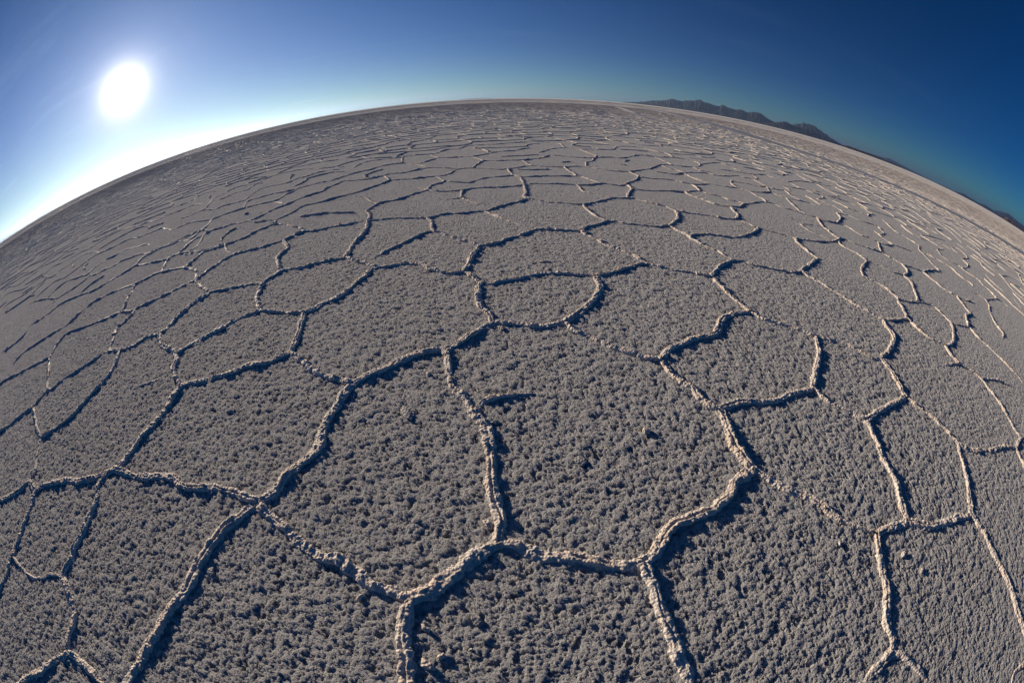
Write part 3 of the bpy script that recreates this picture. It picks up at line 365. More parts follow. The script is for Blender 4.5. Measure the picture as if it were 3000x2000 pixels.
(2.0,'low thin salt ridge slanting up rightwards, 20 percent across and 29 percent down the photo',[(-9.622,9.746),(-9.268,9.88),(-9.09,10.207),(-9.242,10.85),(-9.023,11.106),(-8.587,10.927)]),
(2.8,'short rough salt ridge running level, 51 percent across and 24 percent down the photo',[(-0.029,9.03),(0.114,9.191),(0.299,9.362),(0.47,9.483)]),
(3.0,'short rough salt ridge standing upright, 62 percent across and 28 percent down the photo',[(1.788,6.536),(1.896,6.845),(2.059,7.284),(2.069,7.504),(2.042,7.648)]),
(2.0,'low thin salt ridge running level, 68 percent across and 23 percent down the photo',[(4.842,13.419),(5.264,13.423),(5.95,13.729),(6.225,13.476),(7.013,14.069)]),
(3.4,'short rough salt ridge standing upright, 36 percent across and 31 percent down the photo',[(-1.88,5.467),(-1.943,5.774),(-2.064,5.994),(-2.074,6.069)]),
(2.6,'low thin salt ridge running level, 53 percent across and 23 percent down the photo',[(0.289,10.286),(0.5,10.507),(0.716,10.668),(0.893,11.002),(1.002,11.318)]),
(2.2,'low thin salt ridge slanting up rightwards, 34 percent across and 25 percent down the photo',[(-3.916,9.146),(-3.777,9.453),(-3.637,9.789),(-3.48,9.975)]),
(2.8,'short rough salt ridge standing upright, 94 percent across and 46 percent down the photo',[(5.724,2.634),(6.062,2.903),(6.39,2.99)]),
(2.6,'short thin salt ridge slanting down rightwards, 74 percent across and 29 percent down the photo',[(4.898,7.333),(4.94,7.575),(4.953,7.85),(4.969,8.146),(4.934,8.241)]),
(2.4,'short thin salt ridge running level, 74 percent across and 30 percent down the photo',[(4.107,6.889),(4.377,7.054),(4.721,7.288),(4.898,7.333)]),
(2.4,'low thin salt ridge slanting down rightwards, 78 percent across and 31 percent down the photo',[(5.92,8.096),(5.691,7.523),(5.526,7.033),(5.523,6.809)]),
(2.2,'short thin salt ridge standing upright, 94 percent across and 38 percent down the photo',[(9.555,5.131),(10.521,5.477),(10.951,5.968),(11.753,6.224),(12.267,6.754),(12.337,7.07)]),
(2.2,'short thin salt ridge slanting down rightwards, 95 percent across and 44 percent down the photo',[(6.719,3.542),(6.88,3.46),(7.135,3.429),(7.289,3.33)]),
(2.0,'low thin salt ridge slanting down rightwards, 79 percent across and 30 percent down the photo',[(5.92,8.096),(6.201,8.089),(6.545,8.045),(6.65,7.826)]),
(2.0,'low thin salt ridge slanting up rightwards, 23 percent across and 28 percent down the photo',[(-7.517,9.298),(-7.126,9.275),(-7.061,9.696),(-6.854,9.834),(-6.704,9.877)]),
(2.2,'short thin salt ridge slanting down rightwards, 89 percent across and 39 percent down the photo',[(6.191,4.567),(6.41,4.512),(6.654,4.394)]),
(2.0,'low thin salt ridge running level, 73 percent across and 25 percent down the photo',[(5.508,11.047),(5.933,11.005),(6.391,10.995),(6.703,11.017)]),
(2.2,'short thin salt ridge slanting down rightwards, 91 percent across and 36 percent down the photo',[(10.397,7.281),(10.377,6.925),(10.386,6.65),(10.411,6.39),(9.832,6.233)]),
(2.4,'short thin salt ridge slanting down rightwards, 86 percent across and 35 percent down the photo',[(7.174,5.685),(7.162,5.812),(7.24,6.11),(7.333,6.43)]),
(2.4,'short thin salt ridge standing upright, 16 percent across and 39 percent down the photo',[(-4.766,4.31),(-4.978,4.61),(-5.143,4.908)]),
(2.4,'short thin salt ridge running level, 74 percent across and 28 percent down the photo',[(4.934,8.241),(5.227,8.27),(5.719,8.513)]),
(2.6,'short thin salt ridge running level, 91 percent across and 40 percent down the photo',[(6.654,4.394),(7.053,4.522),(7.44,4.598),(7.554,4.55)]),
(2.8,'short rough salt ridge slanting up rightwards, 61 percent across and 27 percent down the photo',[(2.573,8.581),(2.38,8.157),(2.157,7.838),(2.042,7.648)]),
(2.0,'low thin salt ridge slanting down rightwards, 76 percent across and 26 percent down the photo',[(6.703,11.017),(7.312,11.349),(7.529,11.028),(7.792,10.757)]),
(2.8,'short rough salt ridge running level, 72 percent across and 30 percent down the photo',[(3.63,6.544),(3.809,6.581),(4.107,6.889)]),
(2.2,'low thin salt ridge slanting down rightwards, 93 percent across and 34 percent down the photo',[(17.325,11.942),(16.408,10.739),(15.938,9.743),(15.277,8.927),(14.461,8.057)]),
(2.2,'low thin salt ridge slanting down rightwards, 98 percent across and 42 percent down the photo',[(11.184,5.197),(10.784,4.722),(10.689,4.412),(10.643,4.163)]),
(2.8,'short rough salt ridge standing upright, 89 percent across and 40 percent down the photo',[(5.637,4.081),(5.985,4.274),(6.191,4.567)]),
(2.6,'short thin salt ridge running level, 68 percent across and 28 percent down the photo',[(3.101,7.378),(3.377,7.553),(3.514,7.572)]),
(2.0,'short thin salt ridge slanting down rightwards, 89 percent across and 37 percent down the photo',[(7.174,5.685),(7.386,5.617),(7.583,5.502),(7.659,5.397)]),
(2.2,'low thin salt ridge slanting down rightwards, 95 percent across and 35 percent down the photo',[(20.213,12.351),(18.811,10.749),(17.764,9.462),(17.575,8.817),(18.218,8.609)]),
(2.4,'short thin salt ridge running level, 68 percent across and 27 percent down the photo',[(3.574,8.199),(3.817,8.307),(4.127,8.491)]),
(1.8,'short thin salt ridge slanting up rightwards, 18 percent across and 37 percent down the photo',[(-4.456,4.975),(-4.513,4.928),(-4.696,4.914),(-4.81,4.93)]),
(2.0,'low thin salt ridge running level, 71 percent across and 24 percent down the photo',[(5.242,11.542),(6.292,12.537),(6.485,12.3),(6.663,12.279)]),
(1.4,'low faint salt ridge slanting up rightwards, 19 percent across and 36 percent down the photo',[(-5.13,5.901),(-4.81,5.33),(-4.797,5.016)]),
(2.4,'short thin salt ridge slanting down rightwards, 78 percent across and 29 percent down the photo',[(6.576,9.12),(6.398,8.549),(6.405,8.258),(6.37,8.065)]),
(2.4,'short thin salt ridge slanting up rightwards, 20 percent across and 33 percent down the photo',[(-5.513,6.268),(-5.528,6.463),(-5.618,6.698),(-5.777,7.029)]),
(2.6,'short thin salt ridge slanting down rightwards, 56 percent across and 25 percent down the photo',[(1.146,9.359),(1.181,8.913),(1.228,8.609),(1.248,8.274)]),
(1.2,'short faint salt ridge standing upright, 11 percent across and 50 percent down the photo',[(-4.067,2.631),(-3.944,2.481),(-3.831,2.315)]),
(2.0,'low thin salt ridge running level, 80 percent across and 27 percent down the photo',[(8.798,11.493),(9.586,11.764),(10.203,11.809),(10.736,12.025)]),
(2.4,'short thin salt ridge slanting up rightwards, 86 percent across and 34 percent down the photo',[(7.333,6.43),(7.384,6.3),(7.722,6.49),(7.879,6.726),(8.048,6.976)]),
(2.4,'short thin salt ridge running level, 86 percent across and 36 percent down the photo',[(6.625,5.651),(6.765,5.566),(7.174,5.685)]),
(2.2,'low thin salt ridge slanting down rightwards, 90 percent across and 32 percent down the photo',[(15.239,11.995),(15.356,11.433),(14.864,10.537),(14.471,9.755)]),
(2.2,'short thin salt ridge slanting down rightwards, 91 percent across and 35 percent down the photo',[(10.397,7.281),(10.722,7.394),(11.403,7.506),(12.149,7.506)]),
(2.0,'short thin salt ridge slanting down rightwards, 95 percent across and 43 percent down the photo',[(8.18,3.593),(8.083,3.773),(7.91,3.88)]),
(2.2,'short thin salt ridge slanting down rightwards, 76 percent across and 28 percent down the photo',[(6.083,9.25),(6.232,9.062),(6.576,9.12)]),
(2.8,'short rough salt ridge standing upright, 86 percent across and 36 percent down the photo',[(6.625,5.651),(6.349,5.367),(6.035,5.025)]),
(2.6,'short thin salt ridge slanting down rightwards, 68 percent across and 28 percent down the photo',[(3.514,7.572),(3.553,7.879),(3.574,8.199)]),
(2.0,'short thin salt ridge slanting down rightwards, 69 percent across and 25 percent down the photo',[(4.718,10.819),(4.673,10.364),(4.768,10.244),(5.038,10.286)]),
(2.2,'short thin salt ridge slanting down rightwards, 22 percent across and 37 percent down the photo',[(-4.058,5.104),(-3.825,4.813),(-3.678,4.694)]),
(2.0,'short thin salt ridge slanting down rightwards, 76 percent across and 29 percent down the photo',[(5.719,8.513),(5.8,8.253),(5.92,8.096)]),
(2.4,'short thin salt ridge slanting down rightwards, 82 percent across and 31 percent down the photo',[(7.438,7.516),(7.463,7.713),(7.628,8.25)]),
(2.8,'short rough salt ridge running level, 97 percent across and 44 percent down the photo',[(9.119,3.717),(8.642,3.673),(8.18,3.593)]),
(2.0,'short thin salt ridge slanting down rightwards, 57 percent across and 22 percent down the photo',[(2.076,10.939),(2.221,11.476),(2.123,11.975),(2.007,12.773)]),
(3.0,'short rough salt ridge standing upright, 45 percent across and 28 percent down the photo',[(-0.773,7.01),(-0.753,6.747),(-0.719,6.47)]),
(2.0,'short thin salt ridge slanting down rightwards, 65 percent across and 23 percent down the photo',[(4.061,12.111),(4.086,11.565),(4.08,10.713)]),
(1.8,'short thin salt ridge slanting down rightwards, 81 percent across and 30 percent down the photo',[(7.442,8.809),(7.504,8.503),(7.628,8.25)]),
(2.4,'short thin salt ridge slanting up rightwards, 58 percent across and 24 percent down the photo',[(1.653,9.519),(1.74,10.115),(1.943,10.45),(2.076,10.939)]),
(2.2,'short thin salt ridge slanting down rightwards, 100 percent across and 45 percent down the photo',[(10.798,3.905),(10.558,3.577),(10.282,3.339)]),
(1.6,'short faint salt ridge slanting down rightwards, 72 percent across and 38 percent down the photo',[(2.309,4.103),(2.366,4.001)]),
(2.0,'short thin salt ridge slanting down rightwards, 98 percent across and 44 percent down the photo',[(9.119,3.717),(9.291,3.571),(9.302,3.403)]),
(1.0,'short faint salt ridge running level, 79 percent across and 33 percent down the photo',[(4.736,5.93),(4.984,6.014),(5.374,6.011)]),
(2.4,'short thin salt ridge slanting down rightwards, 62 percent across and 25 percent down the photo',[(2.573,8.581),(2.539,8.859),(2.489,9.098)]),
(1.8,'short thin salt ridge slanting down rightwards, 27 percent across and 30 percent down the photo',[(-4.628,7.7),(-4.381,7.482),(-4.028,7.191)]),
(2.4,'short thin salt ridge standing upright, 82 percent across and 32 percent down the photo',[(7.022,7.491),(6.751,7.058),(6.194,6.523)]),
(2.6,'short thin salt ridge slanting down rightwards, 52 percent across and 24 percent down the photo',[(0.47,9.483),(0.39,9.801),(0.289,10.286)]),
(2.2,'short thin salt ridge slanting down rightwards, 43 percent across and 26 percent down the photo',[(-1.436,8.453),(-1.269,8.129),(-1.17,7.887)]),
(2.0,'short thin salt ridge running level, 9 percent across and 37 percent down the photo',[(-10.615,6.712),(-10.327,6.726),(-9.817,6.636),(-9.311,6.395)]),
(2.0,'short thin salt ridge slanting down rightwards, 78 percent across and 27 percent down the photo',[(7.868,10.699),(7.761,10.137),(7.855,9.911)]),
(2.0,'short thin salt ridge slanting up rightwards, 6 percent across and 44 percent down the photo',[(-7.666,3.661),(-7.881,3.993)]),
(2.0,'short thin salt ridge slanting up rightwards, 64 percent across and 24 percent down the photo',[(3.075,9.606),(3.698,10.574)]),
(1.0,'short faint salt ridge running level, 44 percent across and 29 percent down the photo',[(-0.719,6.47),(-0.825,6.431),(-0.952,6.399)]),
(2.0,'short thin salt ridge slanting down rightwards, 47 percent across and 23 percent down the photo',[(-0.593,10.317),(-0.736,10.645),(-0.942,11.146)]),
(1.2,'short faint salt ridge slanting down rightwards, 71 percent across and 38 percent down the photo',[(2.286,4.267),(2.309,4.103)]),
(2.2,'short thin salt ridge slanting down rightwards, 71 percent across and 27 percent down the photo',[(5.084,9.284),(4.855,8.85),(4.789,8.427)]),
(2.2,'short thin salt ridge slanting down rightwards, 38 percent across and 26 percent down the photo',[(-2.329,8.384),(-2.459,8.668),(-2.642,9.061)]),
(2.2,'short thin salt ridge standing upright, 74 percent across and 26 percent down the photo',[(6.703,11.017),(6.418,10.291),(6.152,10.081)]),
(2.2,'short thin salt ridge running level, 78 percent across and 27 percent down the photo',[(7.792,10.757),(8.798,11.493)]),
(2.0,'short thin salt ridge slanting down rightwards, 98 percent across and 40 percent down the photo',[(13.081,5.467),(14.117,5.611),(14.658,5.545)]),
(2.0,'short thin salt ridge slanting down rightwards, 94 percent across and 36 percent down the photo',[(13.518,7.755),(13.271,7.351),(13.266,7.098)]),
(2.0,'short thin salt ridge slanting down rightwards, 77 percent across and 28 percent down the photo',[(7.002,9.824),(6.908,9.472),(6.803,9.158)]),
(1.0,'short faint salt ridge slanting down rightwards, 42 percent across and 28 percent down the photo',[(-1.626,7.512),(-1.354,7.18)]),
(2.4,'short thin salt ridge slanting down rightwards, 75 percent across and 28 percent down the photo',[(5.719,8.513),(5.948,8.953),(6.083,9.25)]),
(1.8,'short thin salt ridge slanting down rightwards, 42 percent across and 23 percent down the photo',[(-2.169,12.117),(-1.984,11.583),(-1.794,11.246)]),
(2.0,'short thin salt ridge slanting up rightwards, 61 percent across and 24 percent down the photo',[(2.714,10.447),(2.869,10.794),(3.039,11.048)]),
(2.0,'short thin salt ridge standing upright, 39 percent across and 23 percent down the photo',[(-2.62,10.68),(-2.821,11.537),(-2.896,11.995)]),
]
CHUNKS = [
(0.662, 1.543, 0.02, 'tall pale salt crystal chunk standing alone on the largest central plate'),
(1.825, 0.47, 0.018, 'bright pointed salt crystal on the plate at lower right, casting a long shadow'),
(-0.312, 0.543, 0.013, 'round salt pebble near the lit side of the bottom centre ridge'),
(-0.296, 0.397, 0.019, 'elongated salt lump lying by the bottom centre ridge at the bottom edge'),
(-0.246, 0.435, 0.014, 'smooth round salt nodule at the bottom edge right of the bottom centre ridge'),
(-0.149, 0.469, 0.007, 'tiny tan salt crumb near the bottom edge'),
(-0.569, 0.643, 0.012, 'small round salt nodule below the thin curved ridge'),
(1.445, 0.674, 0.011, 'small white salt pebble near the upright lower right ridge'),
(-0.489, 2.057, 0.014, 'pink salt nodule under the broad arched ridge'),
(-0.546, 1.708, 0.042, 'large flat salt mound rising from the plate below the broad arched ridge'),
(-0.133, 0.586, 0.022, 'low wide pinkish salt clump on the bottom centre plate'),
(0.306, 1.366, 0.03, 'long pinkish salt clump on the largest central plate'),
(0.297, 3.785, 0.034, 'dark based salt clump alone on the wide middle plate'),
(0.326, 3.604, 0.024, 'small salt heap just in front of the dark based clump'),
(4.776, 6.266, 0.03, 'bright salt clump on an open plate at upper right'),
(-0.07, 2.578, 0.026, 'white salt clump just below the front rim of the small oval plate'),
(-0.103, 1.656, 0.024, 'pair of fused salt nodules beside the upright split ridge'),
(-0.105, 1.023, 0.018, 'pink salt nodule on the lit side of the upright split ridge'),
(-1.272, 0.603, 0.022, 'loose pale salt piece in the shade of the tall crusty lower left ridge'),
(1.908, 0.333, 0.012, 'small salt bump on the plate right of the bright pointed crystal'),
]


# ------------------------------------------------------------------ helpers
def put_mesh(name, verts, quads, mat, smooth=True):
    verts = np.ascontiguousarray(verts, dtype=np.float32); quads = np.ascontiguousarray(quads, dtype=np.int32)
    me = bpy.data.meshes.new(name)
    nf = len(quads)
    me.vertices.add(len(verts)); me.vertices.foreach_set('co', verts.ravel())
    me.loops.add(nf * 4); me.loops.foreach_set('vertex_index', quads.ravel())
    me.polygons.add(nf); me.polygons.foreach_set('loop_start', np.arange(nf, dtype=np.int32) * 4)
    if smooth: me.polygons.foreach_set('use_smooth', np.ones(nf, dtype=bool))
    me.update(calc_edges=True)
    me.materials.append(mat)
    o = bpy.data.objects.new(name, me); C.objects.link(o); return o

def grid_quads(n, m, base=0):
    i = np.arange(n - 1)[:, None] * m + np.arange(m - 1)[None, :] + base
    return np.stack([i, i + 1, i + m + 1, i + m], -1).reshape(-1, 4)

def _h(ix, iy, iz, seed):
    h = (ix * 374761393 + iy * 668265263 + iz * 2147483647 + seed * 1274126177) & 0xffffffff
    h = ((h ^ (h >> 13)) * 1274126177) & 0xffffffff
    h = ((h ^ (h >> 16)) * 2246822519) & 0xffffffff
    return ((h ^ (h >> 15)) & 0xffffff) / float(0xffffff) * 2 - 1

def vnoise(x, y, z, seed=0):
    x, y, z = np.broadcast_arrays(x, y, z)
    ix = np.floor(x).astype(np.int64); iy = np.floor(y).astype(np.int64); iz = np.floor(z).astype(np.int64)
    fx = x - ix; fy = y - iy; fz = z - iz
    fx = fx * fx * (3 - 2 * fx); fy = fy * fy * (3 - 2 * fy); fz = fz * fz * (3 - 2 * fz)
    r = 0
    for a in (0, 1):
        wx = fx if a else 1 - fx
        for b in (0, 1):
            wy = fy if b else 1 - fy
            for c in (0, 1):
                wz = fz if c else 1 - fz
                r = r + wx * wy * wz * _h(ix + a, iy + b, iz + c, seed)
    return r

def material(name):
    m = bpy.data.materials.new(name); m.use_nodes = True
    t = NT(m.node_tree); t.n.clear()
    out = t.new('ShaderNodeOutputMaterial'); b = t.new('ShaderNodeBsdfPrincipled'); t.l.new(b.outputs[0], out.inputs['Surface'])
    return m, t, b, out

# ------------------------------------------------------------------ materials
def salt_plate(name, bands=True):
    m, t, b, out = material(name)
    g = t.new('ShaderNodeNewGeometry'); P = g.outputs['Position']
    flat = t.new('ShaderNodeVectorMath', operation='MULTIPLY'); t.l.new(P, flat.inputs[0]); flat.inputs[1].default_value = (1, 1, 0); P = flat.outputs[0]
    big = t.new('ShaderNodeTexNoise', ins={'Scale': 1.3, 'Detail': 3.0}); t.l.new(P, big.inputs['Vector'])
    med = t.new('ShaderNodeTexNoise', ins={'Scale': 14.0, 'Detail': 3.0, 'Roughness': 0.6}); t.l.new(P, med.inputs['Vector'])
    fin = t.new('ShaderNodeTexNoise', ins={'Scale': 150.0, 'Detail': 3.0, 'Roughness': 0.7}); t.l.new(P, fin.inputs['Vector'])
    c = t.mix(t.maprange(big.outputs[0], 0.35, 0.65), (*PLATE_A, 1), (*PLATE_B, 1))
    c = t.mix(t.maprange(med.outputs[0], 0.45, 0.72, 0.0, 0.35), c, (*PLATE_C, 1))
    c = t.mix(t.maprange(fin.outputs[0], 0.45, 0.75, 0.0, 0.5), c, (0.54, 0.52, 0.49, 1))
    t.l.new(c, b.inputs['Base Color'])
    b.inputs['Roughness'].default_value = PLATE_ROUGH
    b.inputs['Sheen Weight'].default_value = 0.20; b.inputs['Sheen Roughness'].default_value = 0.5
    b.inputs['Specular IOR Level'].default_value = PLATE_SPEC
    # popcorn crust: clumps a few centimetres wide, finer grains on top
    n0 = t.new('ShaderNodeTexNoise', ins={'Scale': 9.0, 'Detail': 2.0, 'Roughness': 0.5}); t.l.new(P, n0.inputs['Vector'])
    warp = t.new('ShaderNodeTexNoise', ins={'Scale': 30.0, 'Detail': 2.0}); t.l.new(P, warp.inputs['Vector'])
    wv = t.new('ShaderNodeVectorMath', operation='MULTIPLY_ADD'); t.l.new(warp.outputs['Color'], wv.inputs[0]); wv.inputs[1].default_value = (0.035, 0.035, 0.0); t.l.new(P, wv.inputs[2])
    def domes(scale, lo, hi, w_):
        v = t.new('ShaderNodeTexVoronoi', feature='F1', ins={'Scale': scale, 'Randomness': 1.0}); t.l.new(w_, v.inputs['Vector'])
        sc_ = t.new('ShaderNodeSeparateColor'); t.l.new(v.outputs['Color'], sc_.inputs[0])
        rad = t.math('MULTIPLY_ADD', sc_.outputs[0], hi - lo, lo)
        q = t.math('DIVIDE', v.outputs['Distance'], rad)
        dm_ = t.math('POWER', t.math('MAXIMUM', t.math('SUBTRACT', 1.0, t.math('MULTIPLY', q, q)), 0.0), 0.65)
        return t.math('MULTIPLY', dm_, rad)
    n1 = t.new('ShaderNodeTexNoise', ins={'Scale': 42.0, 'Detail': 6.0, 'Roughness': 0.7}); t.l.new(P, n1.inputs['Vector'])
    n2 = t.new('ShaderNodeTexNoise', ins={'Scale': 330.0, 'Detail': 2.0, 'Roughness': 0.6}); t.l.new(P, n2.inputs['Vector'])
    wv2 = t.new('ShaderNodeVectorMath', operation='MULTIPLY_ADD'); t.l.new(n1.outputs['Color'], wv2.inputs[0]); wv2.inputs[1].default_value = (0.016, 0.016, 0.0); t.l.new(wv.outputs[0], wv2.inputs[2])
    mask = t.maprange(n0.outputs[0], 0.36, 0.66, 0.25, 1.5, 'SMOOTHSTEP')
    h = t.math('MULTIPLY', t.math('MULTIPLY', domes(34.0, 0.05, 0.62, wv2.outputs[0]), mask), BUMP[0])
    h = t.math('MULTIPLY_ADD', domes(80.0, 0.1, 0.62, wv2.outputs[0]), BUMP[1], h)
    h = t.math('MULTIPLY_ADD', n1.outputs[0], BUMP[2], h)
    h = t.math('MULTIPLY_ADD', n2.outputs[0], BUMP[3], h)
    h = t.math('MULTIPLY_ADD', n0.outputs[0], BUMP[4], h)
    n3 = t.new('ShaderNodeTexNoise', ins={'Scale': 20.0, 'Detail': 3.0, 'Roughness': 0.55}); t.l.new(P, n3.inputs['Vector'])
    h = t.math('MULTIPLY_ADD', t.maprange(n3.outputs[0], 0.35, 0.75, 0.0, 1.0, 'SMOOTHSTEP'), 0.0085, h)
    h = t.math('SUBTRACT', h, 0.0255)
    # the crust is roughest round the viewpoint and smoother farther out on the flat
    ln = t.new('ShaderNodeVectorMath', operation='LENGTH'); t.l.new(P, ln.inputs[0])
    h = t.math('MULTIPLY', h, t.maprange(ln.outputs['Value'], 2.0, 8.0, 1.0, 0.5, 'SMOOTHSTEP'))
    d = t.new('ShaderNodeDisplacement', ins={'Midlevel': 0.0, 'Scale': 1.0}); t.l.new(h, d.inputs['Height'])
    t.l.new(d.outputs[0], out.inputs['Displacement'])
    m.displacement_method = 'BOTH'
    return m

def salt_ridge_mat(name):
    m, t, b, out = material(name)
    g = t.new('ShaderNodeNewGeometry'); P = g.outputs['Position']
    a = t.new('ShaderNodeTexNoise', ins={'Scale': 5.0, 'Detail': 4.0, 'Roughness': 0.6}); t.l.new(P, a.inputs['Vector'])
    f = t.new('ShaderNodeTexNoise', ins={'Scale': 60.0, 'Detail': 4.0, 'Roughness': 0.7}); t.l.new(P, f.inputs['Vector'])
    c = t.mix(t.maprange(a.outputs[0], 0.38, 0.62), (*RIDGE_A, 1), (*RIDGE_B, 1))
    c = t.mix(t.maprange(f.outputs[0], 0.48, 0.70, 0.0, 0.6), c, (*RIDGE_C, 1))
    t.l.new(c, b.inputs['Base Color'])
    b.inputs['Roughness'].default_value = 0.55; b.inputs['Specular IOR Level'].default_value = 0.05
    b.inputs['Subsurface Weight'].default_value = RIDGE_SSS
    b.inputs['Subsurface Radius'].default_value = (1.0, 0.7, 0.5); b.inputs['Subsurface Scale'].default_value = 0.012
    v = t.new('ShaderNodeTexVoronoi', feature='SMOOTH_F1', ins={'Scale': 75.0, 'Smoothness': 0.25}); t.l.new(P, v.inputs['Vector'])
    n = t.new('ShaderNodeTexNoise', ins={'Scale': 130.0, 'Detail': 4.0, 'Roughness': 0.65}); t.l.new(P, n.inputs['Vector'])
    h = t.math('MULTIPLY_ADD', n.outputs[0], 0.006, t.math('MULTIPLY', v.outputs['Distance'], -0.008))
    bp = t.new('ShaderNodeBump', ins={'Strength': 1.0, 'Distance': 1.0}); t.l.new(h, bp.inputs['Height']); t.l.new(bp.outputs[0], b.inputs['Normal'])
    return m

def rock_mat(name, ca, cb, sc):
    m, t, b, out = material(name)
    g = t.new('ShaderNodeNewGeometry')
    n = t.new('ShaderNodeTexNoise', ins={'Scale': sc, 'Detail': 6.0, 'Roughness': 0.6}); t.l.new(g.outputs['Position'], n.inputs['Vector'])
    t.l.new(t.mix(t.maprange(n.outputs[0], 0.35, 0.65), (*ca, 1), (*cb, 1)), b.inputs['Base Color'])
    b.inputs['Roughness'].default_value = 0.95; b.inputs['Specular IOR Level'].default_value = 0.1
    return m

M_PLATE = salt_plate('salt_plate')
M_RIDGE = salt_ridge_mat('salt_ridge')
_sv = (RIDGE_A, RIDGE_B, RIDGE_C); RIDGE_A, RIDGE_B, RIDGE_C = PLATE_B, PLATE_C, (0.56, 0.53, 0.50)
M_LUMP = salt_ridge_mat('salt_lump'); RIDGE_A, RIDGE_B, RIDGE_C = _sv
def track_mat(name, c1, c2):
    m, t, b, out = material(name)
    g = t.new('ShaderNodeNewGeometry')
    n = t.new('ShaderNodeTexNoise', ins={'Scale': 0.8, 'Detail': 5.0, 'Roughness': 0.65}); t.l.new(g.outputs['Position'], n.inputs['Vector'])
    t.l.new(t.mix(t.maprange(n.outputs[0], 0.35, 0.65), (*c1, 1), (*c2, 1)), b.inputs['Base Color'])
    b.inputs['Roughness'].default_value = 0.6
    k = t.new('ShaderNodeTexNoise', ins={'Scale': 30.0, 'Detail': 4.0}); t.l.new(g.outputs['Position'], k.inputs['Vector'])
    bp = t.new('ShaderNodeBump', ins={'Strength': 0.6, 'Distance': 0.01}); t.l.new(k.outputs[0], bp.inputs['Height']); t.l.new(bp.outputs[0], b.inputs['Normal'])
    return m

# ------------------------------------------------------------------ ground: one sheet, finest near the camera, out to the horizon
OY = -1.5
KG = GRID_K
az_f = np.arange(-100, 100.0001, math.degrees(KG))
az_c = np.arange(100, 260, 2.0)[1:]
az = np.radians(np.concatenate([az_f, az_c]))
r1 = 1.30 * np.exp(np.arange(0, math.log(30 / 1.30) / KG) * KG)
r2 = r1[-1] * np.exp(np.arange(1, math.log(40000 / 30) / 0.03) * 0.03)
r0 = np.array([0.0001, 0.3, 0.6, 0.9, 1.1, 1.2, 1.27])
rr = np.concatenate([r0, r1, r2])
n, mm = len(rr), len(az)
gx = rr[:, None] * np.sin(az)[None, :]; gy = OY + rr[:, None] * np.cos(az)[None, :]
V = np.stack([gx, gy, np.zeros_like(gx)], -1).reshape(-1, 3)
i = np.arange(n - 1)[:, None] * mm + np.arange(mm)[None, :]
j = np.arange(n - 1)[:, None] * mm + ((np.arange(mm) + 1) % mm)[None, :]
Q = np.stack([i + mm, j + mm, j, i], -1).reshape(-1, 4)
ground = put_mesh('salt_ground', V, Q, M_PLATE); ground['kind'] = 'structure'
ground['label'] = 'grey crusty salt flat covered in small crystal clumps'; del V, Q, gx, gy, i, j

# ------------------------------------------------------------------ salt ridges
def resample(pts, ds):
    P = np.array(pts, float)
    # Catmull-Rom through the points, then even spacing
    if len(P) > 2:
        A = np.vstack([2 * P[0] - P[1], P, 2 * P[-1] - P[-2]])
        out = []
        for k in range(1, len(A) - 2):
            p0, p1, p2, p3 = A[k - 1:k + 3]; tt = np.linspace(0, 1, 12, endpoint=False)[:, None]
            out.append(0.5 * (2 * p1 + (p2 - p0) * tt + (2 * p0 - 5 * p1 + 4 * p2 - p3) * tt ** 2 + (3 * p1 - p0 - 3 * p2 + p3) * tt ** 3))
        P = np.vstack(out + [P[-1:]])
    s = np.concatenate([[0], np.cumsum(np.hypot(*np.diff(P, axis=0).T))])
    nn = max(3, int(s[-1] / ds) + 1); q = np.linspace(0, s[-1], nn)
    return np.stack([np.interp(q, s, P[:, 0]), np.interp(q, s, P[:, 1])], -1), q

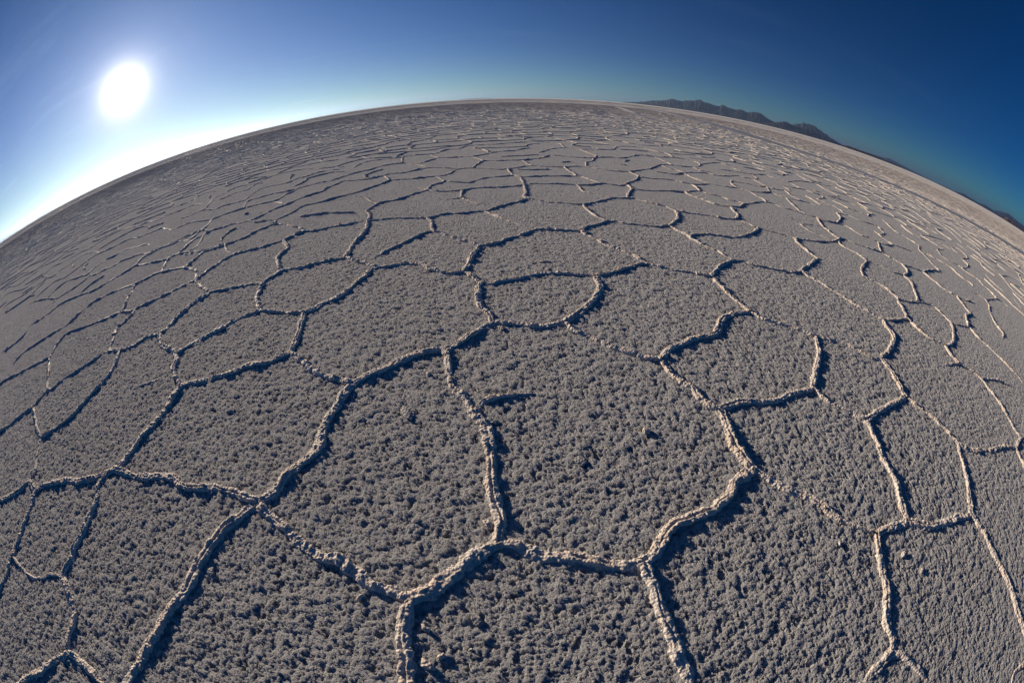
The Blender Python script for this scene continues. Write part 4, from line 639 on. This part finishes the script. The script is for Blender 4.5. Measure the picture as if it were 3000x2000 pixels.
def ridge_mesh(name, h, pts, seed, ends):
    mid = np.array(pts).mean(0); dist = math.hypot(np.hypot(*mid), CAM_H)
    ds = max(0.0035, dist / 450 * 0.5); K = int(np.clip(36 - 2.0 * dist, 13, 32))
    P, s = resample(pts, ds)
    # wander of the crest line
    wob = 0.012 * vnoise(s / 0.16, seed * 3.1, 0.5, 11) + 0.007 * vnoise(s / 0.05, seed * 1.7, 2.5, 12)
    T = np.gradient(P, axis=0); T /= np.hypot(*T.T)[:, None] + 1e-9
    N = np.stack([-T[:, 1], T[:, 0]], -1)
    f = min(1.0, 0.5 + 0.2 * h)
    P = P + N * (wob * f)[:, None]
    H0 = 0.0150 * (h / 4.6) ** 0.35 + 0.001
    Hm = H0 * (1 + 0.35 * vnoise(s / 0.11, seed * 2.3, 7.5, 13) + 0.42 * vnoise(s / 0.035, seed * 5.3, 3.5, 14) + 0.25 * vnoise(s / 0.015, seed * 1.3, 2.5, 24))
    Hm = np.maximum(Hm, 0.003)
    if h < 3: Hm = Hm * np.clip(1.0 + 0.9 * vnoise(s / 0.20, seed * 7.7, 9.5, 15), 0.55, 1.5)   # weak ridges come and go
    W0 = 0.028 * (h / 4.6) ** 0.65
    Wm = W0 * (1 + 0.20 * vnoise(s / 0.15, seed * 4.1, 5.5, 16) + 0.18 * vnoise(s / 0.04, seed * 6.7, 1.5, 17))
    for k, e in enumerate(ends):                        # free ends die away, joined ends run on into the junction
        dd = s if k == 0 else s[-1] - s
        if e: g_ = np.clip(dd / min(0.22, s[-1] * 0.6), 0.0, 1.0); Hm = Hm * (0.15 + 0.85 * g_); Wm = Wm * (0.45 + 0.55 * g_)
        else: g_ = np.clip(dd / (0.02 + 0.4 * Wm.mean()), 0, 1); Hm = Hm * (0.75 + 0.25 * g_)
    phi = np.linspace(PI + 0.12, -0.12, K)
    cs, sn = np.cos(phi), np.sin(phi)
    X = np.sign(cs) * np.abs(cs) ** 0.80; Z = np.sign(sn) * np.abs(sn) ** 1.15
    far0 = min(1.0, dist / 7.0)
    X = X[None, :] * Wm[:, None]; Z = Z[None, :] * Hm[:, None]
    # two slabs pushed up against each other with a crack between them
    if dist > 3.5:
        cr = 1 + 0.55 * far0 * vnoise(s / 0.045, seed * 6.1, 1.1, 25); X = X * (0.6 + 0.4 * cr)[:, None]; Z = Z * cr[:, None]
    split = np.clip(0.15 + 0.9 * vnoise(s / 0.35, seed * 9.1, 4.5, 18), 0, 0.62) * (1 if h > 3 else 0.4)
    x0 = Wm * 0.30 * vnoise(s / 0.22, seed * 8.3, 6.5, 19)
    Z = Z * (1 - split[:, None] * np.exp(-((X - x0[:, None]) / (0.17 * Wm[:, None])) ** 2))
    side = np.where(X > x0[:, None], 1.0, -1.0) * vnoise(s / 0.3, seed * 3.3, 8.5, 20)[:, None]
    Z = Z * (1 + 0.28 * side)
    Z[:, 0] = -0.015; Z[:, -1] = -0.015
    X = X + Z * (0.45 * vnoise(s / 0.12, seed * 2.9, 0.1, 21))[:, None]
    wx = P[:, None, 0] + N[:, None, 0] * X; wy = P[:, None, 1] + N[:, None, 1] * X; wz = Z
    # lumps and flakes pushed out along the arch normal
    nx = cs[None, :] * np.ones_like(X); nz = np.maximum(sn, 0)[None, :] * np.ones_like(X)
    sc = Wm[:, None]
    sa = s[:, None] + 0 * X; lA = vnoise(sa / 0.055, (X + 0 * sa) / 0.011, wz / 0.012 + seed, 34)
    l1 = 1 - 2 * np.abs(vnoise(wx / 0.030, wy / 0.030, wz / 0.024, 31)) ** 0.8
    l2 = 1 - 2 * np.abs(vnoise(wx / 0.014, wy / 0.014, wz / 0.011, 32)) ** 0.8
    l3 = vnoise(wx / 0.007, wy / 0.007, wz / 0.006, 33)
    far_ = min(1.0, dist / 7.0)
    amp = sc * (0.26 * lA + (0.12 + 0.16 * far_) * l1 + 0.13 * l2 + (0.10 * l3 if dist < 5 else 0)) - sc * 0.03
    wx = wx + N[:, None, 0] * nx * amp; wy = wy + N[:, None, 1] * nx * amp; wz = wz + nz * amp * 0.62
    Vv = np.stack([wx, wy, wz], -1)
    nS = len(s)
    # close the two ends
    V2 = Vv.reshape(-1, 3); Q2 = grid_quads(nS, K)
    return put_mesh(name, V2, Q2[:, ::-1], M_RIDGE, smooth=dist < 5)

allends = []
for k, (h, lab, pts) in enumerate(RIDGES): allends += [(k, 0, pts[0]), (k, 1, pts[-1])]
AE = np.array([e[2] for e in allends]); 
allpts = [np.array(p) for _, _, p in RIDGES]
NRID = 296
weak = []
for k, (h, lab, pts) in enumerate(RIDGES):
    free = []
    for q in (0, -1):
        p = np.array(pts[q]); tol = 0.03 + 0.01 * np.hypot(*p)
        joined = any(kk != k and np.min(np.hypot(*(allpts[kk] - p).T)) < tol for kk in range(len(RIDGES)))
        free.append(not joined and np.hypot(*p) > 0.5 and abs(p[0]) < 12)
    if k >= NRID: weak.append((h, pts, k, free)); continue
    o = ridge_mesh('salt_ridge', h, pts, k + 1, free)
    o['label'] = lab; o['category'] = 'salt ridge'; o['group'] = 'raised ridges between the plates of the salt crust'

# ------------------------------------------------------------------ loose salt lumps lying on the plates
def lump(name, x, y, r, seed):
    nu, nv = 44, 26
    u = np.linspace(0, 2 * PI, nu, endpoint=False); v = np.linspace(0.02, PI - 0.02, nv)
    dx = np.sin(v)[:, None] * np.cos(u)[None, :]; dy = np.sin(v)[:, None] * np.sin(u)[None, :]; dz = np.cos(v)[:, None] * np.ones(nu)[None, :]
    rr_ = 1 + 0.28 * vnoise(dx * 1.3 + seed * 7, dy * 1.3, dz * 1.3, 51) + 0.20 * vnoise(dx * 3 + seed, dy * 3, dz * 3, 52) + 0.12 * vnoise(dx * 7, dy * 7 + seed, dz * 7, 53)
    rs = random.Random(seed); ax = 1 + rs.random() * 0.7; th = rs.random() * PI; hz_ = 0.6 if r < 0.021 else (0.3 if r < 0.029 else 0.16)
    X = dx * rr_ * r * ax; Y = dy * rr_ * r * 0.8; Z = dz * rr_ * r * hz_
    X, Y = X * math.cos(th) - Y * math.sin(th), X * math.sin(th) + Y * math.cos(th)
    Vv = np.stack([X, Y, Z + r * hz_ * 0.35], -1).reshape(-1, 3)
    i = np.arange(nv - 1)[:, None] * nu + np.arange(nu)[None, :]; j = np.arange(nv - 1)[:, None] * nu + ((np.arange(nu) + 1) % nu)[None, :]
    o = put_mesh(name, Vv, np.stack([i, i + nu, j + nu, j], -1).reshape(-1, 4), M_RIDGE if r < 0.021 else M_LUMP); o.location = (x, y, 0.004); return o
for k, (x, y, r, lab) in enumerate(CHUNKS):
    o = lump('salt_lump', x, y, r, k + 3); o['label'] = lab; o['category'] = 'salt lump'; o['group'] = 'loose salt lumps on the plates'

# ------------------------------------------------------------------ far ridges: the same network carried on to the distance
TRACKS = [   # centre line, width
    ([(420, 1900), (153.8, 699.5), (60.3, 198.5), (32.0, 71.4), (24.5, 40.0), (24.3, 31.0), (27.1, 24.6), (36.1, 14.0), (60, 0), (90, -14)], 3.4, 'a'),
    ([(130.8, 704.2), (35.8, 152.5), (17.4, 59.6), (15.0, 43.5), (14.2, 34)], 0.9, 'b'),
    ([(90, 620), (62, 400), (42.9, 259.6)], 0.5, 'b'),
    ([(40, 75), (56, 48), (65.6, 40.5), (80.6, 38.7), (115.6, 37.0), (180, 34)], 0.55, 'c'),
    ([(60, 95), (105.3, 65.0), (163.7, 78.2), (319.1, 100.5)], 0.8, 'c'),
]
def near_track(X, Y):
    hit = np.zeros(X.shape, bool)
    for pts, wd, kk in TRACKS:
        if kk == 'c': continue
        P = np.array(pts)
        for a, b in zip(P[:-1], P[1:]):
            d = b - a; L = d @ d
            t_ = np.clip(((X - a[0]) * d[0] + (Y - a[1]) * d[1]) / L, 0, 1)
            hit |= np.hypot(X - a[0] - t_ * d[0], Y - a[1] - t_ * d[1]) < wd * 0.62
    return hit

CF, CP, CR = 1297.73, R(31.845), R(-0.68)
TB = np.array([(-600, 1000), (0, 850), (300, 740), (600, 640), (900, 565), (1200, 505), (1500, 480), (1800, 475), (2100, 500), (2400, 600), (2700, 715), (3000, 860), (3600, 1100)], float)
def traced_region():
    """the outline, on the ground, of the part of the flat whose ridges are laid one by one above"""
    d = TB - [1500, 1000]; d[:, 1] *= -1
    r = np.hypot(*d.T); ph = np.arctan2(d[:, 1], d[:, 0]) + CR; th = 2 * np.arcsin(np.clip(r / (2 * CF), -1, 1))
    x = np.sin(th) * np.cos(ph); up = np.sin(th) * np.sin(ph); fw = np.cos(th)
    Y = up * np.sin(CP) + fw * np.cos(CP); Z = up * np.cos(CP) - fw * np.sin(CP)
    return np.arctan2(x, Y), CAM_H / np.tan(np.maximum(np.arcsin(-Z), 0.02))
_a, _d = traced_region()
def inside(X, Y):
    a = np.arctan2(X, Y); o_ = np.argsort(_a)
    dd = np.interp(a, _a[o_], _d[o_])
    return (np.hypot(X, Y) < dd * 0.62) & (np.abs(a) < R(88))

def far_ridges(step, rmin, rmax, seed, azl=84):
    g = np.random.default_rng(seed)
    nx = int(2 * rmax / step) + 2
    ys = np.arange(-6, rmax + step, step * 0.9); xs = np.arange(-rmax, rmax + step, step)
    GX, GY = np.meshgrid(xs, ys); GX = GX + (np.arange(len(ys)) % 2)[:, None] * step * 0.5
    GX = GX + g.uniform(-.36, .36, GX.shape) * step; GY = GY + g.uniform(-.36, .36, GX.shape) * step
    dd = np.hypot(GX, GY); aa = np.degrees(np.arctan2(GX, GY))
    k = (dd < rmax) & (dd > rmin * 0.8 - 1) & (np.abs(aa) < azl + 4)
    pts = np.stack([GX[k], GY[k]], -1)
    res = delaunay_2d_cdt([Vector(p) for p in pts.tolist()], [], [], 0, 1e-5)
    vo = np.array([tuple(v) for v in res[0]]); F = np.array([f for f in res[2] if len(f) == 3])
    A, B, D = vo[F[:, 0]], vo[F[:, 1]], vo[F[:, 2]]
    den = 2 * (A[:, 0] * (B[:, 1] - D[:, 1]) + B[:, 0] * (D[:, 1] - A[:, 1]) + D[:, 0] * (A[:, 1] - B[:, 1]))
    a2, b2, d2 = (A ** 2).sum(1), (B ** 2).sum(1), (D ** 2).sum(1)
    U = np.stack([(a2 * (B[:, 1] - D[:, 1]) + b2 * (D[:, 1] - A[:, 1]) + d2 * (A[:, 1] - B[:, 1])) / den,
                  (a2 * (D[:, 0] - B[:, 0]) + b2 * (A[:, 0] - D[:, 0]) + d2 * (B[:, 0] - A[:, 0])) / den], -1)
    e = np.vstack([F[:, [0, 1]], F[:, [1, 2]], F[:, [2, 0]]]); e.sort(axis=1); fi = np.tile(np.arange(len(F)), 3)
    key = e[:, 0].astype(np.int64) * 10_000_000 + e[:, 1]; o_ = np.argsort(key, kind='stable'); key = key[o_]; fi = fi[o_]
    same = np.where(key[1:] == key[:-1])[0]
    E0, E1 = U[fi[same]], U[fi[same + 1]]
    L = np.hypot(*(E1 - E0).T); m_ = (E0 + E1) / 2; dm = np.hypot(*m_.T)
    k = (L < step * 2) & (L > 0.04 * step) & (dm < rmax) & (dm > rmin) & (np.abs(np.degrees(np.arctan2(m_[:, 0], m_[:, 1]))) < azl) & (g.random(len(L)) > 0.10)
    return E0[k], E1[k]

def batch(E0, E1, S_, K, seed, hscale=1.0):
    g = np.random.default_rng(seed); n_ = len(E0)
    t_ = np.linspace(0, 1, S_ + 1)[None, :]
    D = E1 - E0; L = np.hypot(*D.T); T = D / L[:, None]; N = np.stack([-T[:, 1], T[:, 0]], -1)
    px = E0[:, None, 0] + D[:, None, 0] * t_; py = E0[:, None, 1] + D[:, None, 1] * t_
    bow = (g.uniform(-.13, .13, n_) * L)[:, None] * np.sin(PI * t_)
    wob = vnoise(px / 0.14, py / 0.14, 0.3, 71) * 0.035 * np.sin(PI * t_) ** 0.5 + bow
    px = px + N[:, None, 0] * wob; py = py + N[:, None, 1] * wob
    h = (g.choice([1.0, 1.7, 2.3, 2.8, 3.3], n_, p=[.12, .2, .28, .25, .15]))[:, None]
    h = h * (1 + 0.4 * vnoise(px / 0.9, py / 0.9, 0.7, 72) + 0.4 * vnoise(px / 0.13, py / 0.13, 0.9, 73) + g.normal(0, .30, px.shape)) * 0.01 * hscale
    h = np.maximum(h, 0.002)
    if K == 3: X = np.array([-1.0, 0.0, 1.0]); Z = np.array([0, 1.0, 0])
    else:
        phi = np.linspace(PI, 0, K); X = np.cos(phi); Z = np.sin(phi)
    w_ = np.maximum(h * 0.55, 0.008); hh = np.maximum(h * 0.58, 0.008)
    jx = g.normal(0, .14, px.shape + (K,)); jz = g.normal(0, .16, px.shape + (K,))
    X = X[None, None, :] * w_[:, :, None] * (1 + jx * 0.6) + jx * w_[:, :, None] * 0.5; Z = Z[None, None, :] * hh[:, :, None] * (1 + jz)
    Z[..., 0] = -0.012; Z[..., -1] = -0.012
    V = np.stack([px[:, :, None] + N[:, None, None, 0] * X, py[:, :, None] + N[:, None, None, 1] * X, Z + 0.006 * (Z > 0)], -1)
    q = grid_quads(S_ + 1, K)[None] + (np.arange(n_) * (S_ + 1) * K)[:, None, None]
    return V.reshape(-1, 3), q.reshape(-1, 4)[:, ::-1]

VV, QQ, off = [], [], 0
E0, E1 = far_ridges(1.15, 4.0, 150.0, 5)
M_ = (E0 + E1) / 2
TP = np.vstack([resample(p, 0.25)[0] for _, _, p in RIDGES]); TP = TP[np.hypot(*TP.T) > 4.5]
def clear(M, rad):
    out_ = np.ones(len(M), bool); k_ = np.where(np.hypot(*M.T) < 26)[0]
    for c_ in np.array_split(k_, 40): out_[c_] = (np.hypot(M[c_, None, 0] - TP[None, :, 0], M[c_, None, 1] - TP[None, :, 1]).min(1) > rad)
    return out_
keep = ~(inside(M_[:, 0], M_[:, 1])) & clear(M_, 0.40) & clear(E0, 0.16) & clear(E1, 0.16) & ~near_track(M_[:, 0], M_[:, 1]) & ~near_track(E0[:, 0], E0[:, 1])
E0, E1, M_ = E0[keep], E1[keep], M_[keep]
dm = np.hypot(*M_.T)
for lo, hi, S_, K, hs in ((0, 14, 44, 7, 1.0), (14, 25, 26, 5, 1.0), (25, 50, 13, 5, 1.0), (50, 90, 6, 3, 1.0), (90, 200, 4, 3, 1.0)):
    k = (dm >= lo) & (dm < hi)
    if k.any():
        v_, q_ = batch(E0[k], E1[k], S_, K, int(lo) + 3, hs); VV.append(v_); QQ.append(q_ + off); off += len(v_)
for h, pts, k, free in weak:
    o = ridge_mesh('tmp', h, pts, k + 1, free); me = o.data
    v_ = np.empty(len(me.vertices) * 3, np.float32); me.vertices.foreach_get('co', v_)
    q_ = np.empty(len(me.loops), np.int32); me.loops.foreach_get('vertex_index', q_)
    VV.append(v_.reshape(-1, 3)); QQ.append(q_.reshape(-1, 4) + off); off += len(me.vertices)
    bpy.data.objects.remove(o); bpy.data.meshes.remove(me)
# beyond that: longer, sparser crests
E0, E1 = far_ridges(6.0, 150.0, 700.0, 9)
v_, q_ = batch(E0, E1, 6, 3, 77, 0.8); VV.append(v_); QQ.append(q_ + off)
o = put_mesh('distant_salt_ridges', np.vstack(VV), np.vstack(QQ), M_RIDGE, smooth=False)
o['kind'] = 'stuff'; o['label'] = 'countless small salt ridges running on to the horizon'; o['category'] = 'salt ridges'
del VV, QQ

# ------------------------------------------------------------------ wheel tracks pressed into the flat
M_TR = {'a': track_mat('smooth_salt', TRK_A, TRK_B), 'b': track_mat('smooth_salt_thin', TRK_A, TRK_B), 'c': track_mat('damp_rut', (0.36, 0.35, 0.35), (0.30, 0.30, 0.30))}
for k, (pts, wd, kk) in enumerate(TRACKS):
    P, s = resample(pts, 1.0)
    T = np.gradient(P, axis=0); T /= np.hypot(*T.T)[:, None]; N = np.stack([-T[:, 1], T[:, 0]], -1)
    K = 7; u = np.linspace(-1, 1, K)[None, :]
    wn = wd * 0.5 * (1 + 0.22 * vnoise(s / 3.0, 1.5 + k, 0.5, 81) + 0.16 * vnoise(s / 1.1, 1.5 + k, 0.5, 82))
    wn = wn * np.clip(np.minimum(s, s[-1] - s) / 4.0, 0.05, 1)
    ex = P[:, None, 0] + N[:, None, 0] * u * wn[:, None]; ey = P[:, None, 1] + N[:, None, 1] * u * wn[:, None]
    ez = np.where(np.abs(u) > 0.99, 0.002, 0.020 if kk != 'c' else 0.028) + 0 * ex + k * 0.0007; ez = ez * np.clip(np.minimum(s, s[-1] - s) / 4.0, 0.0, 1)[:, None]
    o = put_mesh('vehicle_track', np.stack([ex, ey, ez], -1).reshape(-1, 3), grid_quads(len(s), K)[:, ::-1], M_TR[kk]); o['kind'] = 'structure'
    o['label'] = ('wide smooth grey wheel track curving over the salt flat', 'narrow pale wheel track beside the wide one', 'narrow wheel track leading to the horizon',
                  'thin dark rut crossing the right side of the flat', 'thin dark rut nearest the horizon at right')[k]

# ------------------------------------------------------------------ mountains on the far shore
RANGES = {
 'A': (26000, [(13.8,0),(14.2,0.06),(15.7,0.20),(17,0.40),(18.2,0.66),(19,0.70),(20.4,1.10),(21.4,0.97),(22,1.16),(22.8,1.2),(23.6,1.5),(24.5,1.27),(25.5,1.18),(26.3,1.14),(26.7,1.36),(27.6,1.14),(28.5,1.05),(29.1,1.22),(29.9,1.02),(31,1.3),(31.8,1.16),(32.8,0.80),(33.7,0.55),(34.8,0.35),(36.1,0.2),(37.5,0)]),
 'B': (30000, [(34.6,0),(35.3,0.5),(35.9,0.86),(37.1,1.29),(37.6,1.38),(38,1.50),(38.5,1.42),(39,1.22),(40,0.92),(41,0.56),(42.1,0.3),(43.4,0.0)]),
 'C': (22000, [(30.8,0),(31.8,0.18),(32.8,0.38),(33.7,0.60),(34.7,0.96),(35.2,0.93),(35.8,0.78),(36.8,0.72),(37.7,0.78),(39,0.56),(40.5,0.42),(42.1,0.22),(43.0,0)]),
 'D': (14000, [(41.9,0),(42.6,0.17),(43.4,0.30),(44.7,0.26),(45.9,0.27),(47.2,0.26),(48.3,0.16),(49.6,0.15),(50.7,0.05),(51.6,0)]),
 'E': (46000, [(46.0,0),(46.5,0.22),(47,0.3),(48,0.37),(49,0.52),(50.4,0.38),(51.8,0.25),(53.4,0.15),(55.1,0.08),(56.8,0)]),
 'F': (15000, [(55.5,0),(56.1,0.07),(57,0.10),(58,0.05),(58.9,0)]),
 'G': (44000, [(57.4,0),(58.6,0.12),(59.7,0.34),(60.8,0.26),(62,0.22),(63.1,0.36),(64.3,0.3),(65.7,0.68),(66.5,0.86),(67.8,0.68),(69.1,0.55),(70.6,0.5),(72.5,0.3),(76,0)]),
 'H': (17000, [(65.2,0),(65.8,0.12),(66.6,0.48),(67.5,0.40),(69.2,0.2),(72,0)]),
 'I': (60000, [(-65.2,0),(-64.3,0.10),(-64.0,0.05),(-63.2,0.08),(-62.5,0.13),(-62,0.19),(-61.3,0.23),(-60.8,0.12),(-60.2,0.05),(-59.5,0)]),
 'J': (60000, [(-6.4,0),(-5.8,0.07),(-5,0.1),(-3.9,0.12),(-2.8,0.1),(-1.8,0)]),
 'K': (60000, [(-74,0),(-70,0.3),(-69,0.36),(-68.5,0.19),(-67.9,0.21),(-67.1,0.16),(-66,0.1),(-65.3,0)]),
}
M_BLUE = rock_mat('volcanic_slope', (0.055, 0.045, 0.042), (0.035, 0.03, 0.03), 0.002)
M_DARK = rock_mat('dark_scree', (0.09, 0.055, 0.045), (0.05, 0.035, 0.03), 0.006)
M_RED = rock_mat('red_scree', (0.16, 0.09, 0.07), (0.10, 0.06, 0.05), 0.006)
LABM = {'A': 'long jagged blue mountain range on the horizon', 'B': 'pale conical peak behind the range', 'C': 'rounded foothills in front of the conical peak', 'D': 'low dark brown hill beside the range',
        'E': 'faint distant ridge line beyond the dark hill', 'F': 'tiny dark hill on the horizon', 'G': 'faint pointed peaks at the right edge', 'H': 'reddish hill at the right edge',
        'I': 'very faint pale hills under the sun side', 'J': 'tiny faint hill at the middle of the horizon', 'K': 'faint pale hill at the left edge'}
for key, (D_, prof) in RANGES.items():
    pa = np.array(prof); na = int((pa[-1, 0] - pa[0, 0]) / 0.035) + 20; nd = 40
    a = np.linspace(pa[0, 0], pa[-1, 0], na); e = np.interp(a, pa[:, 0], pa[:, 1])
    kern = np.array([1, 2, 1.0]) / 4; e = np.convolve(np.pad(e, 1, mode='edge'), kern, 'valid')
    e = e * (1 + 0.06 * vnoise(a / 0.40, ord(key), 0.5, 91) + 0.04 * vnoise(a / 0.15, ord(key), 0.5, 92)) + 0.02 * vnoise(a / 0.1, ord(key), 0.5, 96) * np.minimum(1, e / 0.1)
    depth = max(900.0, D_ * math.tan(R(pa[:, 1].max())) * 6.0)
    u = np.linspace(-1, 1, nd)                          # front foot, crest, back foot
    dist = D_ + u[None, :] * depth
    crest = D_ * np.tan(np.radians(e * 1.15))
    sh = (1 - np.abs(u)) ** 1.15
    A2 = np.radians(a)[:, None]
    nz_ = np.abs(vnoise(a[:, None] / 0.55 + 0 * dist, dist / (depth * 0.35), ord(key) * 0.7, 93)) + 0.5 * np.abs(vnoise(a[:, None] / 0.22 + 0 * dist, dist / (depth * 0.16), ord(key) * 0.9, 94)) \
        + 0.3 * np.abs(vnoise(a[:, None] / 0.09 + 0 * dist, dist / (depth * 0.09), ord(key) * 0.3, 95))
    Zm = crest[:, None] * sh[None, :] * (1 + 0.35 * (0.32 - nz_) * (4 * np.abs(u) * (1 - np.abs(u)))[None, :] * 1.2) * (dist / D_) ** (u[None, :] < 0)
    Zm = np.minimum(Zm, crest[:, None] * dist / D_ * 0.985 + (np.abs(u) < 0.03)[None, :] * 1e6)
    Zm[:, [0, -1]] = -5
    Vm = np.stack([dist * np.sin(A2), dist * np.cos(A2), Zm], -1).reshape(-1, 3)
    mt = M_DARK if key in 'DF' else (M_RED if key == 'H' else M_BLUE)
    o = put_mesh('mountains', Vm, grid_quads(na, nd), mt); o['kind'] = 'structure'; o['label'] = LABM[key]

if HAZE:
    x0, x1, y0, y1, z0, z1 = -72000, 72000, -45000, 72000, -6, 900
    vs = [(x, y, z) for x in (x0, x1) for y in (y0, y1) for z in (z0, z1)]
    fs = [(0, 1, 3, 2), (4, 6, 7, 5), (0, 4, 5, 1), (2, 3, 7, 6), (0, 2, 6, 4), (1, 5, 7, 3)]
    me = bpy.data.meshes.new('haze'); me.from_pydata(vs, [], fs); me.update()
    hm = bpy.data.materials.new('haze'); hm.use_nodes = True; h_ = NT(hm.node_tree); h_.n.clear()
    vol = h_.new('ShaderNodeVolumePrincipled', ins={'Density': HAZE, 'Anisotropy': 0.6}); vol.inputs['Color'].default_value = (*HAZE_COL, 1)
    oo = h_.new('ShaderNodeOutputMaterial'); h_.l.new(vol.outputs[0], oo.inputs['Volume'])
    me.materials.append(hm); o = bpy.data.objects.new('haze', me); C.objects.link(o); o['kind'] = 'stuff'
    S.cycles.volume_bounces = 0
